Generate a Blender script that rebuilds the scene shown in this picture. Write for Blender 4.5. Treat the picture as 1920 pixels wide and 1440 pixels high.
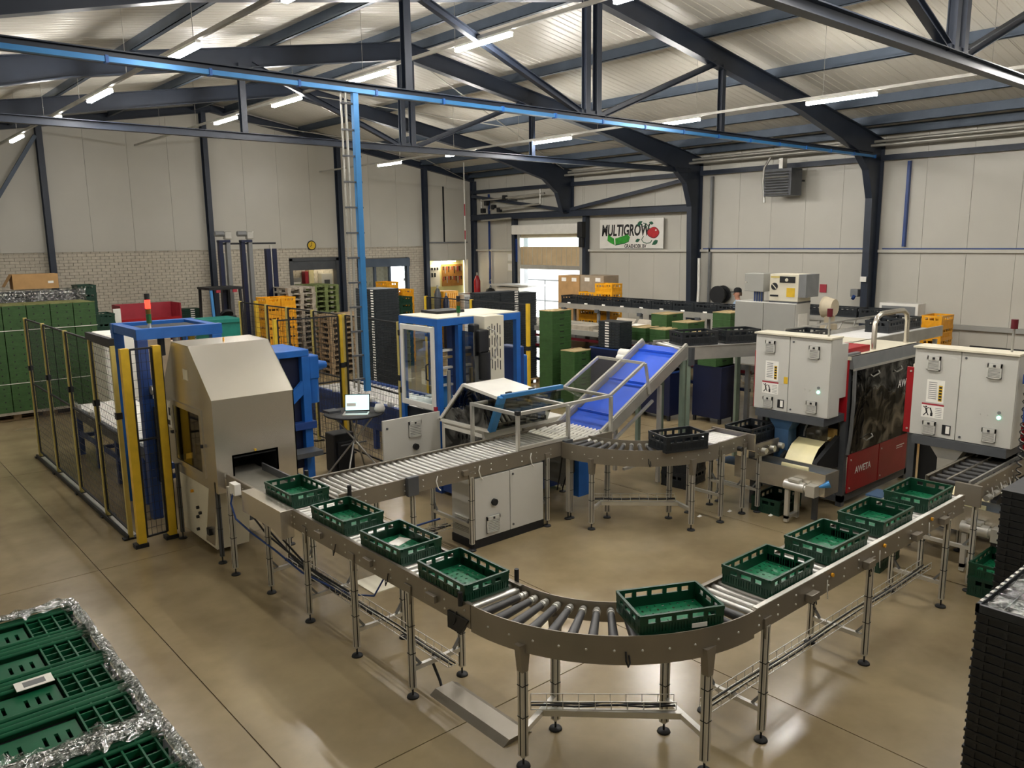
import bpy, math, random
from mathutils import Vector, Matrix
random.seed(7)
R = math.radians
scene = bpy.context.scene
COL = scene.collection
for o in list(bpy.data.objects):
    bpy.data.objects.remove(o)

# ------------------------------------------------------------------ camera
cam_d = bpy.data.cameras.new('camera'); cam = bpy.data.objects.new('camera', cam_d); COL.objects.link(cam)
PITCH, ROLL, YAW, FPX = 0.177656, -0.011919, 0.714331, 1501.83
fw = Vector((math.sin(YAW)*math.cos(PITCH), math.cos(YAW)*math.cos(PITCH), -math.sin(PITCH)))
rt0 = Vector((math.cos(YAW), -math.sin(YAW), 0)); up0 = rt0.cross(fw)
rt = rt0*math.cos(ROLL)+up0*math.sin(ROLL); up = up0*math.cos(ROLL)-rt0*math.sin(ROLL)
mw = Matrix((rt, up, -fw)).transposed().to_4x4(); mw.translation = Vector((0, 0, 3.55))
cam.matrix_world = mw
cam_d.sensor_width = 36; cam_d.lens = FPX/1920*36; cam_d.clip_start = .05; cam_d.clip_end = 300
scene.camera = cam

# ------------------------------------------------------------------ world / exposure
w = bpy.data.worlds.new('outside_sky'); scene.world = w; w.use_nodes = True
bg = w.node_tree.nodes['Background']; bg.inputs[0].default_value = (.93, .97, 1, 1); bg.inputs[1].default_value = 5.0
vs = scene.view_settings
vs.view_transform = 'Standard'; vs.look = 'None'; vs.gamma = 1; vs.use_curve_mapping = False; vs.exposure = 0.8
LIGHT = 150.0      # strength of the LED battens

# ------------------------------------------------------------------ materials
def lin(c):
    if isinstance(c, str):
        c = [int(c[i:i+2], 16)/255 for i in (0, 2, 4)]
    return tuple((x/12.92 if x <= .04045 else ((x+.055)/1.055)**2.4) for x in c[:3])
M = {}
def mat(name, col, rough=.5, metal=0, var=.1, scale=4, bump=0, bscale=60, emit=0, spec=.5, dirt=None):
    m = bpy.data.materials.new(name); m.use_nodes = True; nt = m.node_tree; b = nt.nodes['Principled BSDF']
    c = lin(col)
    b.inputs['Base Color'].default_value = (*c, 1); b.inputs['Roughness'].default_value = rough
    b.inputs['Metallic'].default_value = metal; b.inputs['Specular IOR Level'].default_value = spec
    tc = nt.nodes.new('ShaderNodeNewGeometry')
    if var:
        n = nt.nodes.new('ShaderNodeTexNoise'); n.inputs['Scale'].default_value = scale; n.inputs['Detail'].default_value = 5
        nt.links.new(tc.outputs['Position'], n.inputs['Vector'])
        mx = nt.nodes.new('ShaderNodeMix'); mx.data_type = 'RGBA'
        d = lin(dirt) if dirt else tuple(x*(1-var*2) for x in c)
        mx.inputs['A'].default_value = (*[min(1, x*(1+var)) for x in c], 1); mx.inputs['B'].default_value = (*d, 1)
        rp = nt.nodes.new('ShaderNodeMapRange'); rp.inputs['From Min'].default_value = .25; rp.inputs['From Max'].default_value = .85
        nt.links.new(n.outputs['Fac'], rp.inputs['Value']); nt.links.new(rp.outputs[0], mx.inputs['Factor'])
        nt.links.new(mx.outputs['Result'], b.inputs['Base Color'])
        rr = nt.nodes.new('ShaderNodeMapRange'); rr.inputs['To Min'].default_value = max(0, rough-.03); rr.inputs['To Max'].default_value = min(1, rough+.04)
        nt.links.new(n.outputs['Fac'], rr.inputs['Value']); nt.links.new(rr.outputs[0], b.inputs['Roughness'])
    if bump:
        n2 = nt.nodes.new('ShaderNodeTexNoise'); n2.inputs['Scale'].default_value = bscale; n2.inputs['Detail'].default_value = 3
        nt.links.new(tc.outputs['Position'], n2.inputs['Vector'])
        bp = nt.nodes.new('ShaderNodeBump'); bp.inputs['Strength'].default_value = bump; bp.inputs['Distance'].default_value = .01
        nt.links.new(n2.outputs['Fac'], bp.inputs['Height']); nt.links.new(bp.outputs[0], b.inputs['Normal'])
    if emit:
        b.inputs['Emission Color'].default_value = (*c, 1); b.inputs['Emission Strength'].default_value = emit
    M[name] = m; return m
def glassy(name, tint, refl=.1, rough=.03, bump=0, bscale=20, gcol=(1, 1, 1)):
    m = bpy.data.materials.new(name); m.use_nodes = True; nt = m.node_tree; nt.nodes.clear()
    out = nt.nodes.new('ShaderNodeOutputMaterial'); t = nt.nodes.new('ShaderNodeBsdfTransparent'); g = nt.nodes.new('ShaderNodeBsdfGlossy')
    t.inputs[0].default_value = (*lin(tint), 1); g.inputs['Roughness'].default_value = rough; g.inputs[0].default_value = (*gcol, 1)
    mx = nt.nodes.new('ShaderNodeMixShader'); mx.inputs[0].default_value = refl
    nt.links.new(t.outputs[0], mx.inputs[1]); nt.links.new(g.outputs[0], mx.inputs[2]); nt.links.new(mx.outputs[0], out.inputs[0])
    if bump:
        gp = nt.nodes.new('ShaderNodeNewGeometry'); n = nt.nodes.new('ShaderNodeTexNoise'); n.inputs['Scale'].default_value = bscale; n.inputs['Distortion'].default_value = 1.5
        nt.links.new(gp.outputs['Position'], n.inputs['Vector'])
        bp = nt.nodes.new('ShaderNodeBump'); bp.inputs['Strength'].default_value = bump; bp.inputs['Distance'].default_value = .03
        nt.links.new(n.outputs['Fac'], bp.inputs['Height']); nt.links.new(bp.outputs[0], g.inputs['Normal'])
        mr = nt.nodes.new('ShaderNodeMapRange'); mr.inputs['From Min'].default_value = .45; mr.inputs['From Max'].default_value = .7
        mr.inputs['To Min'].default_value = refl*.35; mr.inputs['To Max'].default_value = min(1, refl*1.8)
        nt.links.new(n.outputs['Fac'], mr.inputs['Value']); nt.links.new(mr.outputs[0], mx.inputs[0])
    M[name] = m; return m
mat('wallwhite', 'c2bfb4', .38, 0, .03, 1.2, .02, 30)
mat('roofwhite', 'c6c2b7', .33, 0, .04, 1.5, .03, 40)
mat('steel_navy', '2a3240', .42, .1, .12, 3)
mat('purlin', '4c5765', .45, .3, .12, 3)
mat('brick', 'cbc3b2', .8, 0, .12, 9, .25, 90)
mat('mortar', '857d70', .9, 0, .1, 20)
mat('galv', 'b4b2aa', .36, .55, .1, 5, .02, 120)
mat('alu', 'cfcdc5', .3, .55, .06, 6)
mat('steelplate', '8f887c', .38, .55, .08, 3, .02, 90)
mat('stainless', 'd3cdc1', .27, .85, .0)
mat('roller', 'c4c3be', .32, .65, 0, 8)
mat('rollerwhite', 'dcdad2', .4, .2, 0, 8)
mat('rollerdark', '3b3b3c', .42, .1, .12, 8)
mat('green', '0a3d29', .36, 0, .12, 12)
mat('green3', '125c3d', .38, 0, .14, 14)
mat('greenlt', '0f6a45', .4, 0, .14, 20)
mat('greentray', '36592d', .55, 0, .14, 10)
mat('greentraytop', '6a6d3c', .6, 0, .14, 10)
mat('greendark', '10392a', .45, 0, .14, 10)
mat('blackp', '22262a', .38, 0, .12, 14)
mat('rubber', '15171a', .6, 0, .1, 10)
mat('greyblack', '2b3136', .42, 0, .12, 14)
mat('yellow', 'd9b32c', .45, 0, .1, 8)
mat('yellowpale', 'c7b566', .5, 0, .1, 8)
mat('amber', 'eaa61c', .4, 0, .1, 10)
mat('blue', '1f62b4', .38, .05, .1, 5)
mat('bluedeep', '20407f', .42, .05, .12, 5)
mat('navy', '0e1838', .42, .05, .12, 4)
mat('beltblue', '1d55d6', .45, 0, .05, 6)
mat('bluebelt2', '33506f', .5, 0, .1, 8)
mat('skyblue', '3c80bb', .32, .3, .06, 6)
mat('cabgrey', 'c3c2bb', .42, 0, .04, 2)
mat('cream', 'd8d2bd', .42, 0, .05, 3)
mat('white', 'e6e4dc', .45, 0, .04, 5)
mat('paper', 'eceae2', .7, 0, .05, 8)
mat('red', 'a3141f', .35, 0, .08, 4)
mat('redbin', 'a8323f', .45, 0, .1, 6)
mat('darkred', '5f1320', .4, 0, .08, 4)
mat('teal', '1d8074', .45, 0, .12, 6)
mat('wood', 'a58d6c', .75, 0, .25, 9, .2, 60)
mat('woodgrey', 'a59d8e', .8, 0, .25, 9, .2, 60)
mat('woodgreen', '6d7a47', .75, 0, .25, 9, .2, 60)
mat('carton', 'b08a5a', .75, 0, .1, 5)
mat('cartongrey', '9a8a74', .75, 0, .12, 5)
mat('kraft', 'b49f74', .75, 0, .15, 8)
mat('darkgrey', '53565a', .45, .2, .1, 5)
mat('midgrey', '7d7f80', .45, .2, .1, 5)
mat('pulp', 'a29a8c', .8, 0, .15, 8)
mat('beige', 'c9bda3', .6, 0, .12, 3)
mat('skin', 'c08a70', .5, 0, .06, 20)
mat('cloth', '9fb7d2', .8, 0, .12, 14, .2, 40)
mat('trouser', '2c3444', .8, 0, .12, 14)
mat('capblack', '17181b', .8, 0, .1, 14)
mat('hair', '5a4a3c', .8, 0, .2, 60)
mat('letterblack', '131213', .6, 0, .0)
mat('letterwhite', 'f2efe9', .6, 0, .0)
mat('leaf', '1c5a3f', .6, 0, .1, 40)
mat('cucumber', '2f9a2f', .6, 0, .25, 12)
mat('tomato', 'c01f28', .5, 0, .15, 12)
mat('toolwood', 'a9742f', .7, 0, .2, 5)
mat('yellowwall', 'd8cb83', .7, 0, .06, 3)
mat('purplebrick', '6d5858', .8, 0, .2, 9)
mat('concrete_out', 'c9c7c0', .9, 0, .1, 2)
mat('curtain', 'c9b28d', .6, 0, .1, 3)
mat('ledsoft', 'fffaf3', .5, 0, 0, emit=LIGHT*.6)
mat('leddim', 'fff4dc', .5, 0, 0, emit=40)
mat('led', 'fffaf3', .5, 0, 0, emit=LIGHT)
mat('screen', 'bfe8ea', .3, 0, 0, emit=.75)
mat('redlamp', 'ff2418', .3, 0, 0, emit=5)
mat('amberlamp', '6a4a10', .3, 0, 0)
mat('greenlamp', '1e5a2c', .3, 0, 0)
mat('greenbutton', '8ff0d0', .3, 0, 0, emit=2.5)
mat('whitebelt', 'e9e8e6', .45, 0, .04, 6)
mat('greybelt', '77746b', .6, 0, .1, 6)
mat('foam', 'b08c48', .8, 0, .2, 12, .3, 40)
mat('pvc', 'e9dfae', .35, 0, .08, 5)
mat('machinegreen', '7f8f80', .5, .2, .1, 5)
glassy('acrylic', 'f0efe6', .1, .04)
glassy('acryldark', '8d8f88', .16, .06)
glassy('smoked', '3c3c3d', .16, .08, .3, 3)
glassy('window', 'eef4f4', .12, .02)
glassy('film', 'e4e8e6', .3, .12, 1.0, 16)
glassy('filmrope', 'dfe3e1', .55, .16, 1.0, 30)
mat('black2', '131518', .5, 0, .15, 14)
mat('cabgrey2', '9d9d97', .45, 0, .04, 2)
glassy('yellowglass', 'c9bb86', .2, .05)
# floor: polished concrete with stains, worn sheen
def floor_mat():
    m = bpy.data.materials.new('floor_concrete'); m.use_nodes = True; nt = m.node_tree; b = nt.nodes['Principled BSDF']
    g = nt.nodes.new('ShaderNodeNewGeometry')
    n1 = nt.nodes.new('ShaderNodeTexNoise'); n1.inputs['Scale'].default_value = .55; n1.inputs['Detail'].default_value = 6; n1.inputs['Roughness'].default_value = .6
    n2 = nt.nodes.new('ShaderNodeTexNoise'); n2.inputs['Scale'].default_value = 3.2; n2.inputs['Detail'].default_value = 5
    n3 = nt.nodes.new('ShaderNodeTexNoise'); n3.inputs['Scale'].default_value = 140; n3.inputs['Detail'].default_value = 2
    for n in (n1, n2, n3): nt.links.new(g.outputs['Position'], n.inputs['Vector'])
    r1 = nt.nodes.new('ShaderNodeValToRGB'); e = r1.color_ramp.elements
    e[0].position = .3; e[0].color = (*lin('7c6d52'), 1); e[1].position = .72; e[1].color = (*lin('a69573'), 1)
    nt.links.new(n1.outputs['Fac'], r1.inputs[0])
    r2 = nt.nodes.new('ShaderNodeValToRGB'); e = r2.color_ramp.elements
    e[0].position = .15; e[0].color = (.84, .84, .84, 1); e[1].position = .85; e[1].color = (1, 1, 1, 1)
    nt.links.new(n2.outputs['Fac'], r2.inputs[0])
    mx = nt.nodes.new('ShaderNodeMix'); mx.data_type = 'RGBA'; mx.blend_type = 'MULTIPLY'; mx.inputs['Factor'].default_value = 1
    nt.links.new(r1.outputs[0], mx.inputs['A']); nt.links.new(r2.outputs[0], mx.inputs['B']); nt.links.new(mx.outputs['Result'], b.inputs['Base Color'])
    rr = nt.nodes.new('ShaderNodeMapRange'); rr.inputs['From Min'].default_value = .1; rr.inputs['From Max'].default_value = .9
    rr.inputs['To Min'].default_value = .14; rr.inputs['To Max'].default_value = .32
    nt.links.new(n1.outputs['Fac'], rr.inputs['Value']); nt.links.new(rr.outputs[0], b.inputs['Roughness'])
    bp = nt.nodes.new('ShaderNodeBump'); bp.inputs['Strength'].default_value = .03; bp.inputs['Distance'].default_value = .002
    nt.links.new(n3.outputs['Fac'], bp.inputs['Height']); nt.links.new(bp.outputs[0], b.inputs['Normal'])
    b.inputs['Specular IOR Level'].default_value = .55
    M['floor'] = m
floor_mat()

# ------------------------------------------------------------------ mesh builder
class MB:
    def __init__(s): s.v = []; s.f = []; s.sm = []; s.mi = []; s.cur = 0
    def add(s, vs, fs, smooth=False):
        b = len(s.v); s.v += [tuple(v) for v in vs]
        for f in fs: s.f.append(tuple(b+i for i in f)); s.sm.append(smooth); s.mi.append(s.cur)
        return s
    def m(s, i): s.cur = i; return s
    def box(s, x0, x1, y0, y1, z0, z1):
        return s.add([(x0,y0,z0),(x1,y0,z0),(x1,y1,z0),(x0,y1,z0),(x0,y0,z1),(x1,y0,z1),(x1,y1,z1),(x0,y1,z1)],
                     [(0,3,2,1),(4,5,6,7),(0,1,5,4),(1,2,6,5),(2,3,7,6),(3,0,4,7)])
    def beam(s, p0, p1, wd, ht, upv=(0, 0, 1)):
        p0 = Vector(p0); p1 = Vector(p1); d = (p1-p0).normalized(); u = Vector(upv)
        if abs(d.dot(u)) > .98: u = Vector((0, 1, 0))
        a = d.cross(u).normalized(); u = a.cross(d); a *= wd/2; u *= ht/2
        vs = [p+x*a+y*u for p in (p0, p1) for x, y in ((-1,-1),(1,-1),(1,1),(-1,1))]
        return s.add(vs, [(0,1,2,3),(7,6,5,4),(0,4,5,1),(1,5,6,2),(2,6,7,3),(3,7,4,0)])
    def ibeam(s, p0, p1, wd, ht, t=.014, upv=(0, 0, 1)):
        p0 = Vector(p0); p1 = Vector(p1); d = (p1-p0).normalized(); u = Vector(upv)
        if abs(d.dot(u)) > .98: u = Vector((0, 1, 0))
        a = d.cross(u).normalized(); u = a.cross(d)
        o = u*(ht/2-t/2)
        s.beam(p0+o, p1+o, wd, t, u); s.beam(p0-o, p1-o, wd, t, u); s.beam(p0, p1, t*.8, ht-t*2, u); return s
    def cyl(s, p0, p1, r, n=12, r2=None, caps=True):
        p0 = Vector(p0); p1 = Vector(p1); d = (p1-p0).normalized(); r2 = r if r2 is None else r2
        u = Vector((0, 0, 1)) if abs(d.z) < .9 else Vector((1, 0, 0))
        a = d.cross(u).normalized(); b = d.cross(a)
        vs = []
        for p, q in ((p0, r), (p1, r2)):
            for i in range(n):
                t = 2*math.pi*i/n; vs.append(p+a*math.cos(t)*q+b*math.sin(t)*q)
        s.add(vs, [(i, (i+1) % n, n+(i+1) % n, n+i) for i in range(n)], True)
        if caps: s.add(vs, [tuple(range(n-1, -1, -1)), tuple(range(n, 2*n))])
        return s
    def tube(s, pts, r, n=8, closed=False):
        pts = [Vector(p) for p in pts]; k = len(pts); vs = []; prev = None
        for i, p in enumerate(pts):
            if closed: d = pts[(i+1) % k]-pts[i-1]
            else: d = pts[min(i+1, k-1)]-pts[max(i-1, 0)]
            d.normalize()
            if prev is None:
                u = Vector((0, 0, 1)) if abs(d.z) < .9 else Vector((1, 0, 0)); a = d.cross(u).normalized()
            else:
                a = (prev-d*prev.dot(d)).normalized()
            prev = a; b = d.cross(a)
            for j in range(n):
                t = 2*math.pi*j/n; vs.append(p+(a*math.cos(t)+b*math.sin(t))*r)
        fs = []
        for i in range(k if closed else k-1):
            i2 = (i+1) % k
            for j in range(n): fs.append((i*n+j, i*n+(j+1) % n, i2*n+(j+1) % n, i2*n+j))
        s.add(vs, fs, True)
        if not closed: s.add(vs, [tuple(range(n-1, -1, -1)), tuple(range((k-1)*n, k*n))])
        return s
    def prism(s, poly, ax, a0, a1, smooth=False):
        # poly: 2D points; ax 0 -> (y,z) extruded along x; 1 -> (x,z) along y; 2 -> (x,y) along z
        def P(q, a): return {0: (a, q[0], q[1]), 1: (q[0], a, q[1]), 2: (q[0], q[1], a)}[ax]
        n = len(poly); vs = [P(q, a0) for q in poly]+[P(q, a1) for q in poly]
        s.add(vs, [tuple(range(n)), tuple(range(2*n-1, n-1, -1))])
        return s.add(vs, [(i, n+i, n+(i+1) % n, (i+1) % n) for i in range(n)], smooth)
    def quad(s, *p): return s.add(p, [tuple(range(len(p)))])
    def lathe(s, prof, c=(0, 0, 0), n=16):
        c = Vector(c); k = len(prof); vs = []
        for r, z in prof:
            for j in range(n):
                t = 2*math.pi*j/n; vs.append(c+Vector((r*math.cos(t), r*math.sin(t), z)))
        return s.add(vs, [(i*n+j, i*n+(j+1) % n, (i+1)*n+(j+1) % n, (i+1)*n+j) for i in range(k-1) for j in range(n)], True)
    def mesh(s, name, mats, org=(0, 0, 0)):
        me = bpy.data.meshes.new(name); o = Vector(org)
        me.from_pydata([(x-o.x, y-o.y, z-o.z) for x, y, z in s.v], [], s.f)
        if isinstance(mats, str): mats = [mats]
        for mm in mats: me.materials.append(M[mm])
        me.polygons.foreach_set('use_smooth', s.sm); me.polygons.foreach_set('material_index', s.mi)
        me.update(); return me
    def build(s, name, mats, parent=None, bevel=0, label=None, stuff=False):
        org = wloc(parent) if parent else (0, 0, 0)
        me = s.mesh(name, mats, org)
        import bmesh
        bm = bmesh.new(); bm.from_mesh(me); bmesh.ops.recalc_face_normals(bm, faces=bm.faces[:]); bm.to_mesh(me); bm.free()
        o = bpy.data.objects.new(name, me); COL.objects.link(o)
        if parent: o.parent = parent
        if bevel:
            bv = o.modifiers.new('edge', 'BEVEL'); bv.width = bevel; bv.segments = 2; bv.limit_method = 'ANGLE'
        if label: o['label'] = label
        if stuff: o['kind'] = 'stuff'
        return o
def wloc(o):
    v = Vector((0, 0, 0))
    while o: v += o.location; o = o.parent
    return v
def tag(o, label, cat, group=None, kind=None):
    if label: o['label'] = label
    if cat: o['category'] = cat
    if group: o['group'] = group
    if kind: o['kind'] = kind
    return o
def thing(name, label, cat, loc=(0, 0, 0), group=None):
    o = bpy.data.objects.new(name, None); COL.objects.link(o); o.location = loc; o.empty_display_size = .1
    return tag(o, label, cat, group)
def single(mb, name, mats, label, cat, loc=(0, 0, 0), group=None, bevel=0):
    me = mb.mesh(name, mats, loc); o = bpy.data.objects.new(name, me); COL.objects.link(o); o.location = loc
    if bevel:
        bv = o.modifiers.new('edge', 'BEVEL'); bv.width = bevel; bv.segments = 2; bv.limit_method = 'ANGLE'
    return tag(o, label, cat, group)
def put(me, name, parent=None, loc=(0, 0, 0), rz=0):
    o = bpy.data.objects.new(name, me); COL.objects.link(o); o.location = loc; o.rotation_euler.z = rz
    if parent: o.parent = parent
    return o
def struct(mb, name, mats, parent=None, stuff=False):
    o = mb.build(name, mats, parent)
    if not parent: o['kind'] = 'structure'
    if stuff: o['kind'] = 'stuff'
    return o
def copy_tree(o, parent=None):
    c = o.copy(); COL.objects.link(c); c.parent = parent
    for ch in list(o.children): copy_tree(ch, c)
    return c
def text_mesh(txt, size, name, m, shear=0, extrude=.0006, bold=0):
    cu = bpy.data.curves.new(name, 'FONT'); cu.body = txt; cu.size = size; cu.extrude = extrude; cu.align_x = 'CENTER'; cu.align_y = 'CENTER'
    cu.shear = shear; cu.offset = bold; cu.resolution_u = 3
    o = bpy.data.objects.new('tmp', cu); COL.objects.link(o)
    dg = bpy.context.evaluated_depsgraph_get(); me = bpy.data.meshes.new_from_object(o.evaluated_get(dg)); me.name = name
    bpy.data.objects.remove(o); me.materials.clear(); me.materials.append(M[m]); return me
FACE = {'-x': Matrix(((0, 0, -1), (-1, 0, 0), (0, 1, 0))).to_euler(), '-y': Matrix(((1, 0, 0), (0, 0, -1), (0, 1, 0))).to_euler(), 'z': Matrix.Identity(3).to_euler()}
def put_text(txt, size, m, pos, face, parent, name='lettering', sx=1, **k):
    o = put(text_mesh(txt, size, name, m, **k), name, parent, Vector(pos)-wloc(parent)); o.rotation_euler = FACE[face]; o.scale = (sx, 1, 1); return o
# ================================================================== SETTING
YG = 24.0; XW = 19.0; XR = 9.3
def zr(x): return 7.36-.168*abs(x-XR)          # top of rafters
# floor slabs between saw-cut joints
fl = struct(MB().box(-.7, 19.3, -6.5, 24.2, -.2, -.012), 'floor', 'mortar')
jx = [-.7, 2.02, 5.29, 8.56, 11.83, 15.1, 19.2]; jy = [-6.5, -.6, 4.37, 9.35, 14.3, 19.3, 24.2]
for i in range(6):
    for j in range(6):
        MB().box(jx[i]+.005, jx[i+1]-.005, jy[j]+.005, jy[j+1]-.005, -.012, 0).build('slab', 'floor', fl)
struct(MB().box(10.5, 19.3, 24.2, 25.4, -.2, 0), 'floor_corridor', 'floor')
gnd = struct(MB().box(19.3, 45, 5, 45, -.3, -.02), 'ground_outside', 'concrete_out')

# ---- side wall with roller door opening
DY0, DY1, DZ = 18.35, 21.25, 4.0
wr = MB()
for y0, y1, z0, z1 in ((-6.5, DY0, 0, 6.1), (DY1, 24.2, 0, 6.1), (DY0, DY1, DZ, 6.1)):
    wr.box(19.06, 19.25, y0, y1, z0, z1)
wr = struct(wr, 'wall_right', 'midgrey')
y = 24.0; PW = .955
while y > -6:
    a = max(y-PW, -6.4); segs = [(a, y, 0, 5.9)]
    if y > DY0 and a < DY1:
        segs = []
        if y > DY1: segs.append((DY1, y, 0, 5.9))
        if a < DY0: segs.append((a, DY0, 0, 5.9))
        segs.append((max(a, DY0), min(y, DY1), DZ, 5.9))
    for (p, q, z0, z1) in segs:
        MB().box(19.0, 19.06, p+.003, q-.003, z0, z1).build('panel', 'wallwhite', wr)
    y -= PW
for z, ht, m in ((3.2, .07, 'wallwhite'), (1.55, .1, 'cabgrey2')):
    for y0, y1 in ((-6.4, 3.5), (3.7, 8.7), (8.9, 13.7), (13.9, DY0 if z < 4 else 18.7), (DY1+.05, 23.9)):
        MB().box(18.9, 19.0, y0, y1, z-ht/2, z+ht/2).build('girt', m, wr)
for y0, y1 in ((-6.4, 3.5), (3.7, 8.7), (8.9, 13.7), (13.9, 18.7), (18.9, 23.9)):
    MB().box(18.8, 18.95, y0, y1, 5.24, 5.36).build('eaves_rail', 'steel_navy', wr)
# left wall and end wall behind the camera
struct(MB().box(-.75, -.55, -6.5, 24.2, 0, 6.1), 'wall_left', 'wallwhite')
struct(MB().prism([(-.7, 0), (19.2, 0), (19.2, 5.95), (9.3, 7.65), (-.7, 5.95)], 1, -6.7, -6.5), 'wall_front', 'wallwhite')

# ---- gable wall: brick plinth, panels above, two openings and a workshop alcove
BZ = 3.37; O1 = (11.6, 13.18, 2.99); O2 = (14.02, 15.97, 2.94); AX0, AX1, AZ = 16.88, 18.66, 2.86
wb = MB()
for x0, x1, z0, z1 in ((-.7, O1[0], 0, BZ), (O1[1], O2[0], 0, BZ), (O2[1], 16.8, 0, BZ), (O1[0], O1[1], O1[2], BZ), (O2[0], O2[1], O2[2], BZ)):
    wb.box(x0, x1, 24.03, 24.25, z0, z1)
wb = struct(wb, 'wall_back', 'mortar')
br = MB(); rb = random.Random(3); c = 0; z = .01
while z < BZ-.02:
    x = -.6-(.1125 if c % 2 else 0)
    while x < 16.75:
        x0, x1 = max(x, -.6), min(x+.217, 16.75)
        for a, b_, zt in ((O1[0]-.06, O1[1]+.06, O1[2]+.05), (O2[0]-.06, O2[1]+.06, O2[2]+.05)):
            if z < zt and x1 > a and x0 < b_:
                if x0 < a and a-x0 > .03: x1 = a
                elif x1 > b_ and x1-b_ > .03: x0 = b_
                else: x0 = x1
        if x1-x0 > .02:
            d = rb.uniform(0, .006); br.box(x0, x1, 24.0+d, 24.04, z, z+.073)
        x += .225
    z += .081; c += 1
br = br.build('brickwork', 'brick', wb, stuff=True)
# upper panels cut to the roof slope
x = -.6
while x < 19.0:
    x1 = min(x+1.08, 19.0); a, b_ = x+.003, x1-.003
    zb = BZ if x1 < 16.9 else AZ
    pts = [(a, zb), (b_, zb), (b_, zr(b_)+.2)]
    if a < XR < b_: pts.append((XR, zr(XR)+.2))
    pts.append((a, zr(a)+.2))
    MB().prism(pts, 1, 23.97, 24.05).build('panel', 'wallwhite', wb)
    x = x1
struct(MB().prism([(-.7, BZ), (16.8, BZ), (16.8, AZ), (19.2, AZ), (19.2, 5.95), (9.3, 7.65), (-.7, 5.95)], 1, 24.06, 24.2), 'wall_back_core', 'midgrey')
MB().box(18.66, 19.06, 23.97, 24.2, 0, AZ).box(16.75, 16.88, 23.97, 24.2, 0, AZ).build('jamb', 'wallwhite', wb)
# corridor behind the openings
cw = struct(MB().box(10.5, 15.98, 25.2, 25.3, 0, 3.4).box(16.6, 16.75, 24.25, 25.3, 0, 3.4).box(10.4, 10.5, 24.2, 25.3, 0, 3.4)
       .box(15.98, 16.6, 25.2, 25.3, 2.75, 3.4), 'wall_corridor', 'brick')
struct(MB().box(10.4, 16.75, 24.25, 25.3, 3.4, 3.5), 'ceiling_corridor', 'wallwhite')
cb = MB(); c = 0; z = .01
while z < 3.35:
    x = 10.5-(.1 if c % 2 else 0)
    while x < 15.9:
        cb.box(max(x, 10.5), min(x+.217, 15.98), 25.17, 25.21, z, z+.073); x += .225
    z += .081; c += 1
cb.build('brickwork', ['brick'], cw, stuff=True)
wd = struct(MB().box(11.52, 11.62, 23.96, 24.15, 0, 3.05).box(13.16, 13.26, 23.96, 24.15, 0, 3.05).box(11.52, 13.26, 23.96, 24.15, 2.97, 3.07)
       .box(11.62, 13.16, 24.0, 24.1, 2.68, 2.97), 'door_1', 'darkgrey')
w2 = struct(MB().box(13.96, 14.05, 23.96, 24.15, 0, 3.0).box(15.94, 16.03, 23.96, 24.15, 0, 3.0).box(13.96, 16.03, 23.9, 24.15, 2.7, 2.98)
       .box(14.62, 14.7, 24, 24.1, 0, 2.7).box(15.22, 15.3, 24, 24.1, 0, 2.7), 'window_1', 'purlin')
for a, b_ in ((14.05, 14.62), (14.7, 15.22), (15.3, 15.94)):
    MB().box(a, b_, 24.04, 24.05, .05, 2.7).build('pane', 'window', w2)
# gable posts and rafters
for i, x in enumerate((.6, 4.84, 9.05, 13.33, 16.72, 18.9)):
    MB().ibeam((x, 23.86, 0), (x, 23.86, zr(x)-.05), .14, .2, .014, (0, 1, 0)).build('gable_post', 'steel_navy', wb)
for s in (-1, 1):
    xe = XR+s*9.65
    MB().ibeam((XR, 23.86, zr(XR)+.02), (xe, 23.86, zr(xe)+.02), .16, .2).build('gable_rafter', 'steel_navy', wb)
MB().beam((4.75, 23.8, 6.3), (2.2, 23.8, 2.2), .09, .09).build('wind_brace', 'purlin', wb)

# ---- roof: sandwich panels on purlins
roof = MB()
for s in (-1, 1):
    xe = XR+s*9.95
    roof.add([(XR, -6.6, zr(XR)+.3), (xe, -6.6, zr(xe)+.3), (xe, 24.2, zr(xe)+.3), (XR, 24.2, zr(XR)+.3)], [(0, 1, 2, 3)])
    roof.add([(XR, -6.6, zr(XR)+.36), (xe, -6.6, zr(xe)+.36), (xe, 24.2, zr(xe)+.36), (XR, 24.2, zr(XR)+.36)], [(0, 1, 2, 3)])
roof = struct(roof, 'ceiling', 'midgrey')
y = 24.0
while y > -6.4:
    for s in (-1, 1):
        xe = XR+s*9.8; mb = MB()
        sec = [(y-.004, 0)]; k = 6
        for i in range(k):                          # fine linear ribs of the liner sheet
            a = y-.02-i*.16; sec += [(a, 0), (a-.012, .007), (a-.05, .007), (a-.062, 0)]
        sec.append((y-.996, 0))
        top = [(q, zr(XR)+.2+h) for q, h in sec]; bot = [(q, zr(xe)+.2+h) for q, h in sec]
        n = len(sec); vs = [(XR, q, z) for q, z in top]+[(xe, q, z) for q, z in bot]+[(XR, sec[0][0], zr(XR)+.28), (XR, sec[-1][0], zr(XR)+.28), (xe, sec[0][0], zr(xe)+.28), (xe, sec[-1][0], zr(xe)+.28)]
        fs = [(i, i+1, n+i+1, n+i) for i in range(n-1)]+[(2*n, 2*n+1, 2*n+3, 2*n+2), (0, n, 2*n+2, 2*n), (n-1, 2*n-1, 2*n+3, 2*n+1)]
        mb.add(vs, fs); mb.build('roof_panel', 'roofwhite', roof)
    y -= 1.0
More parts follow.
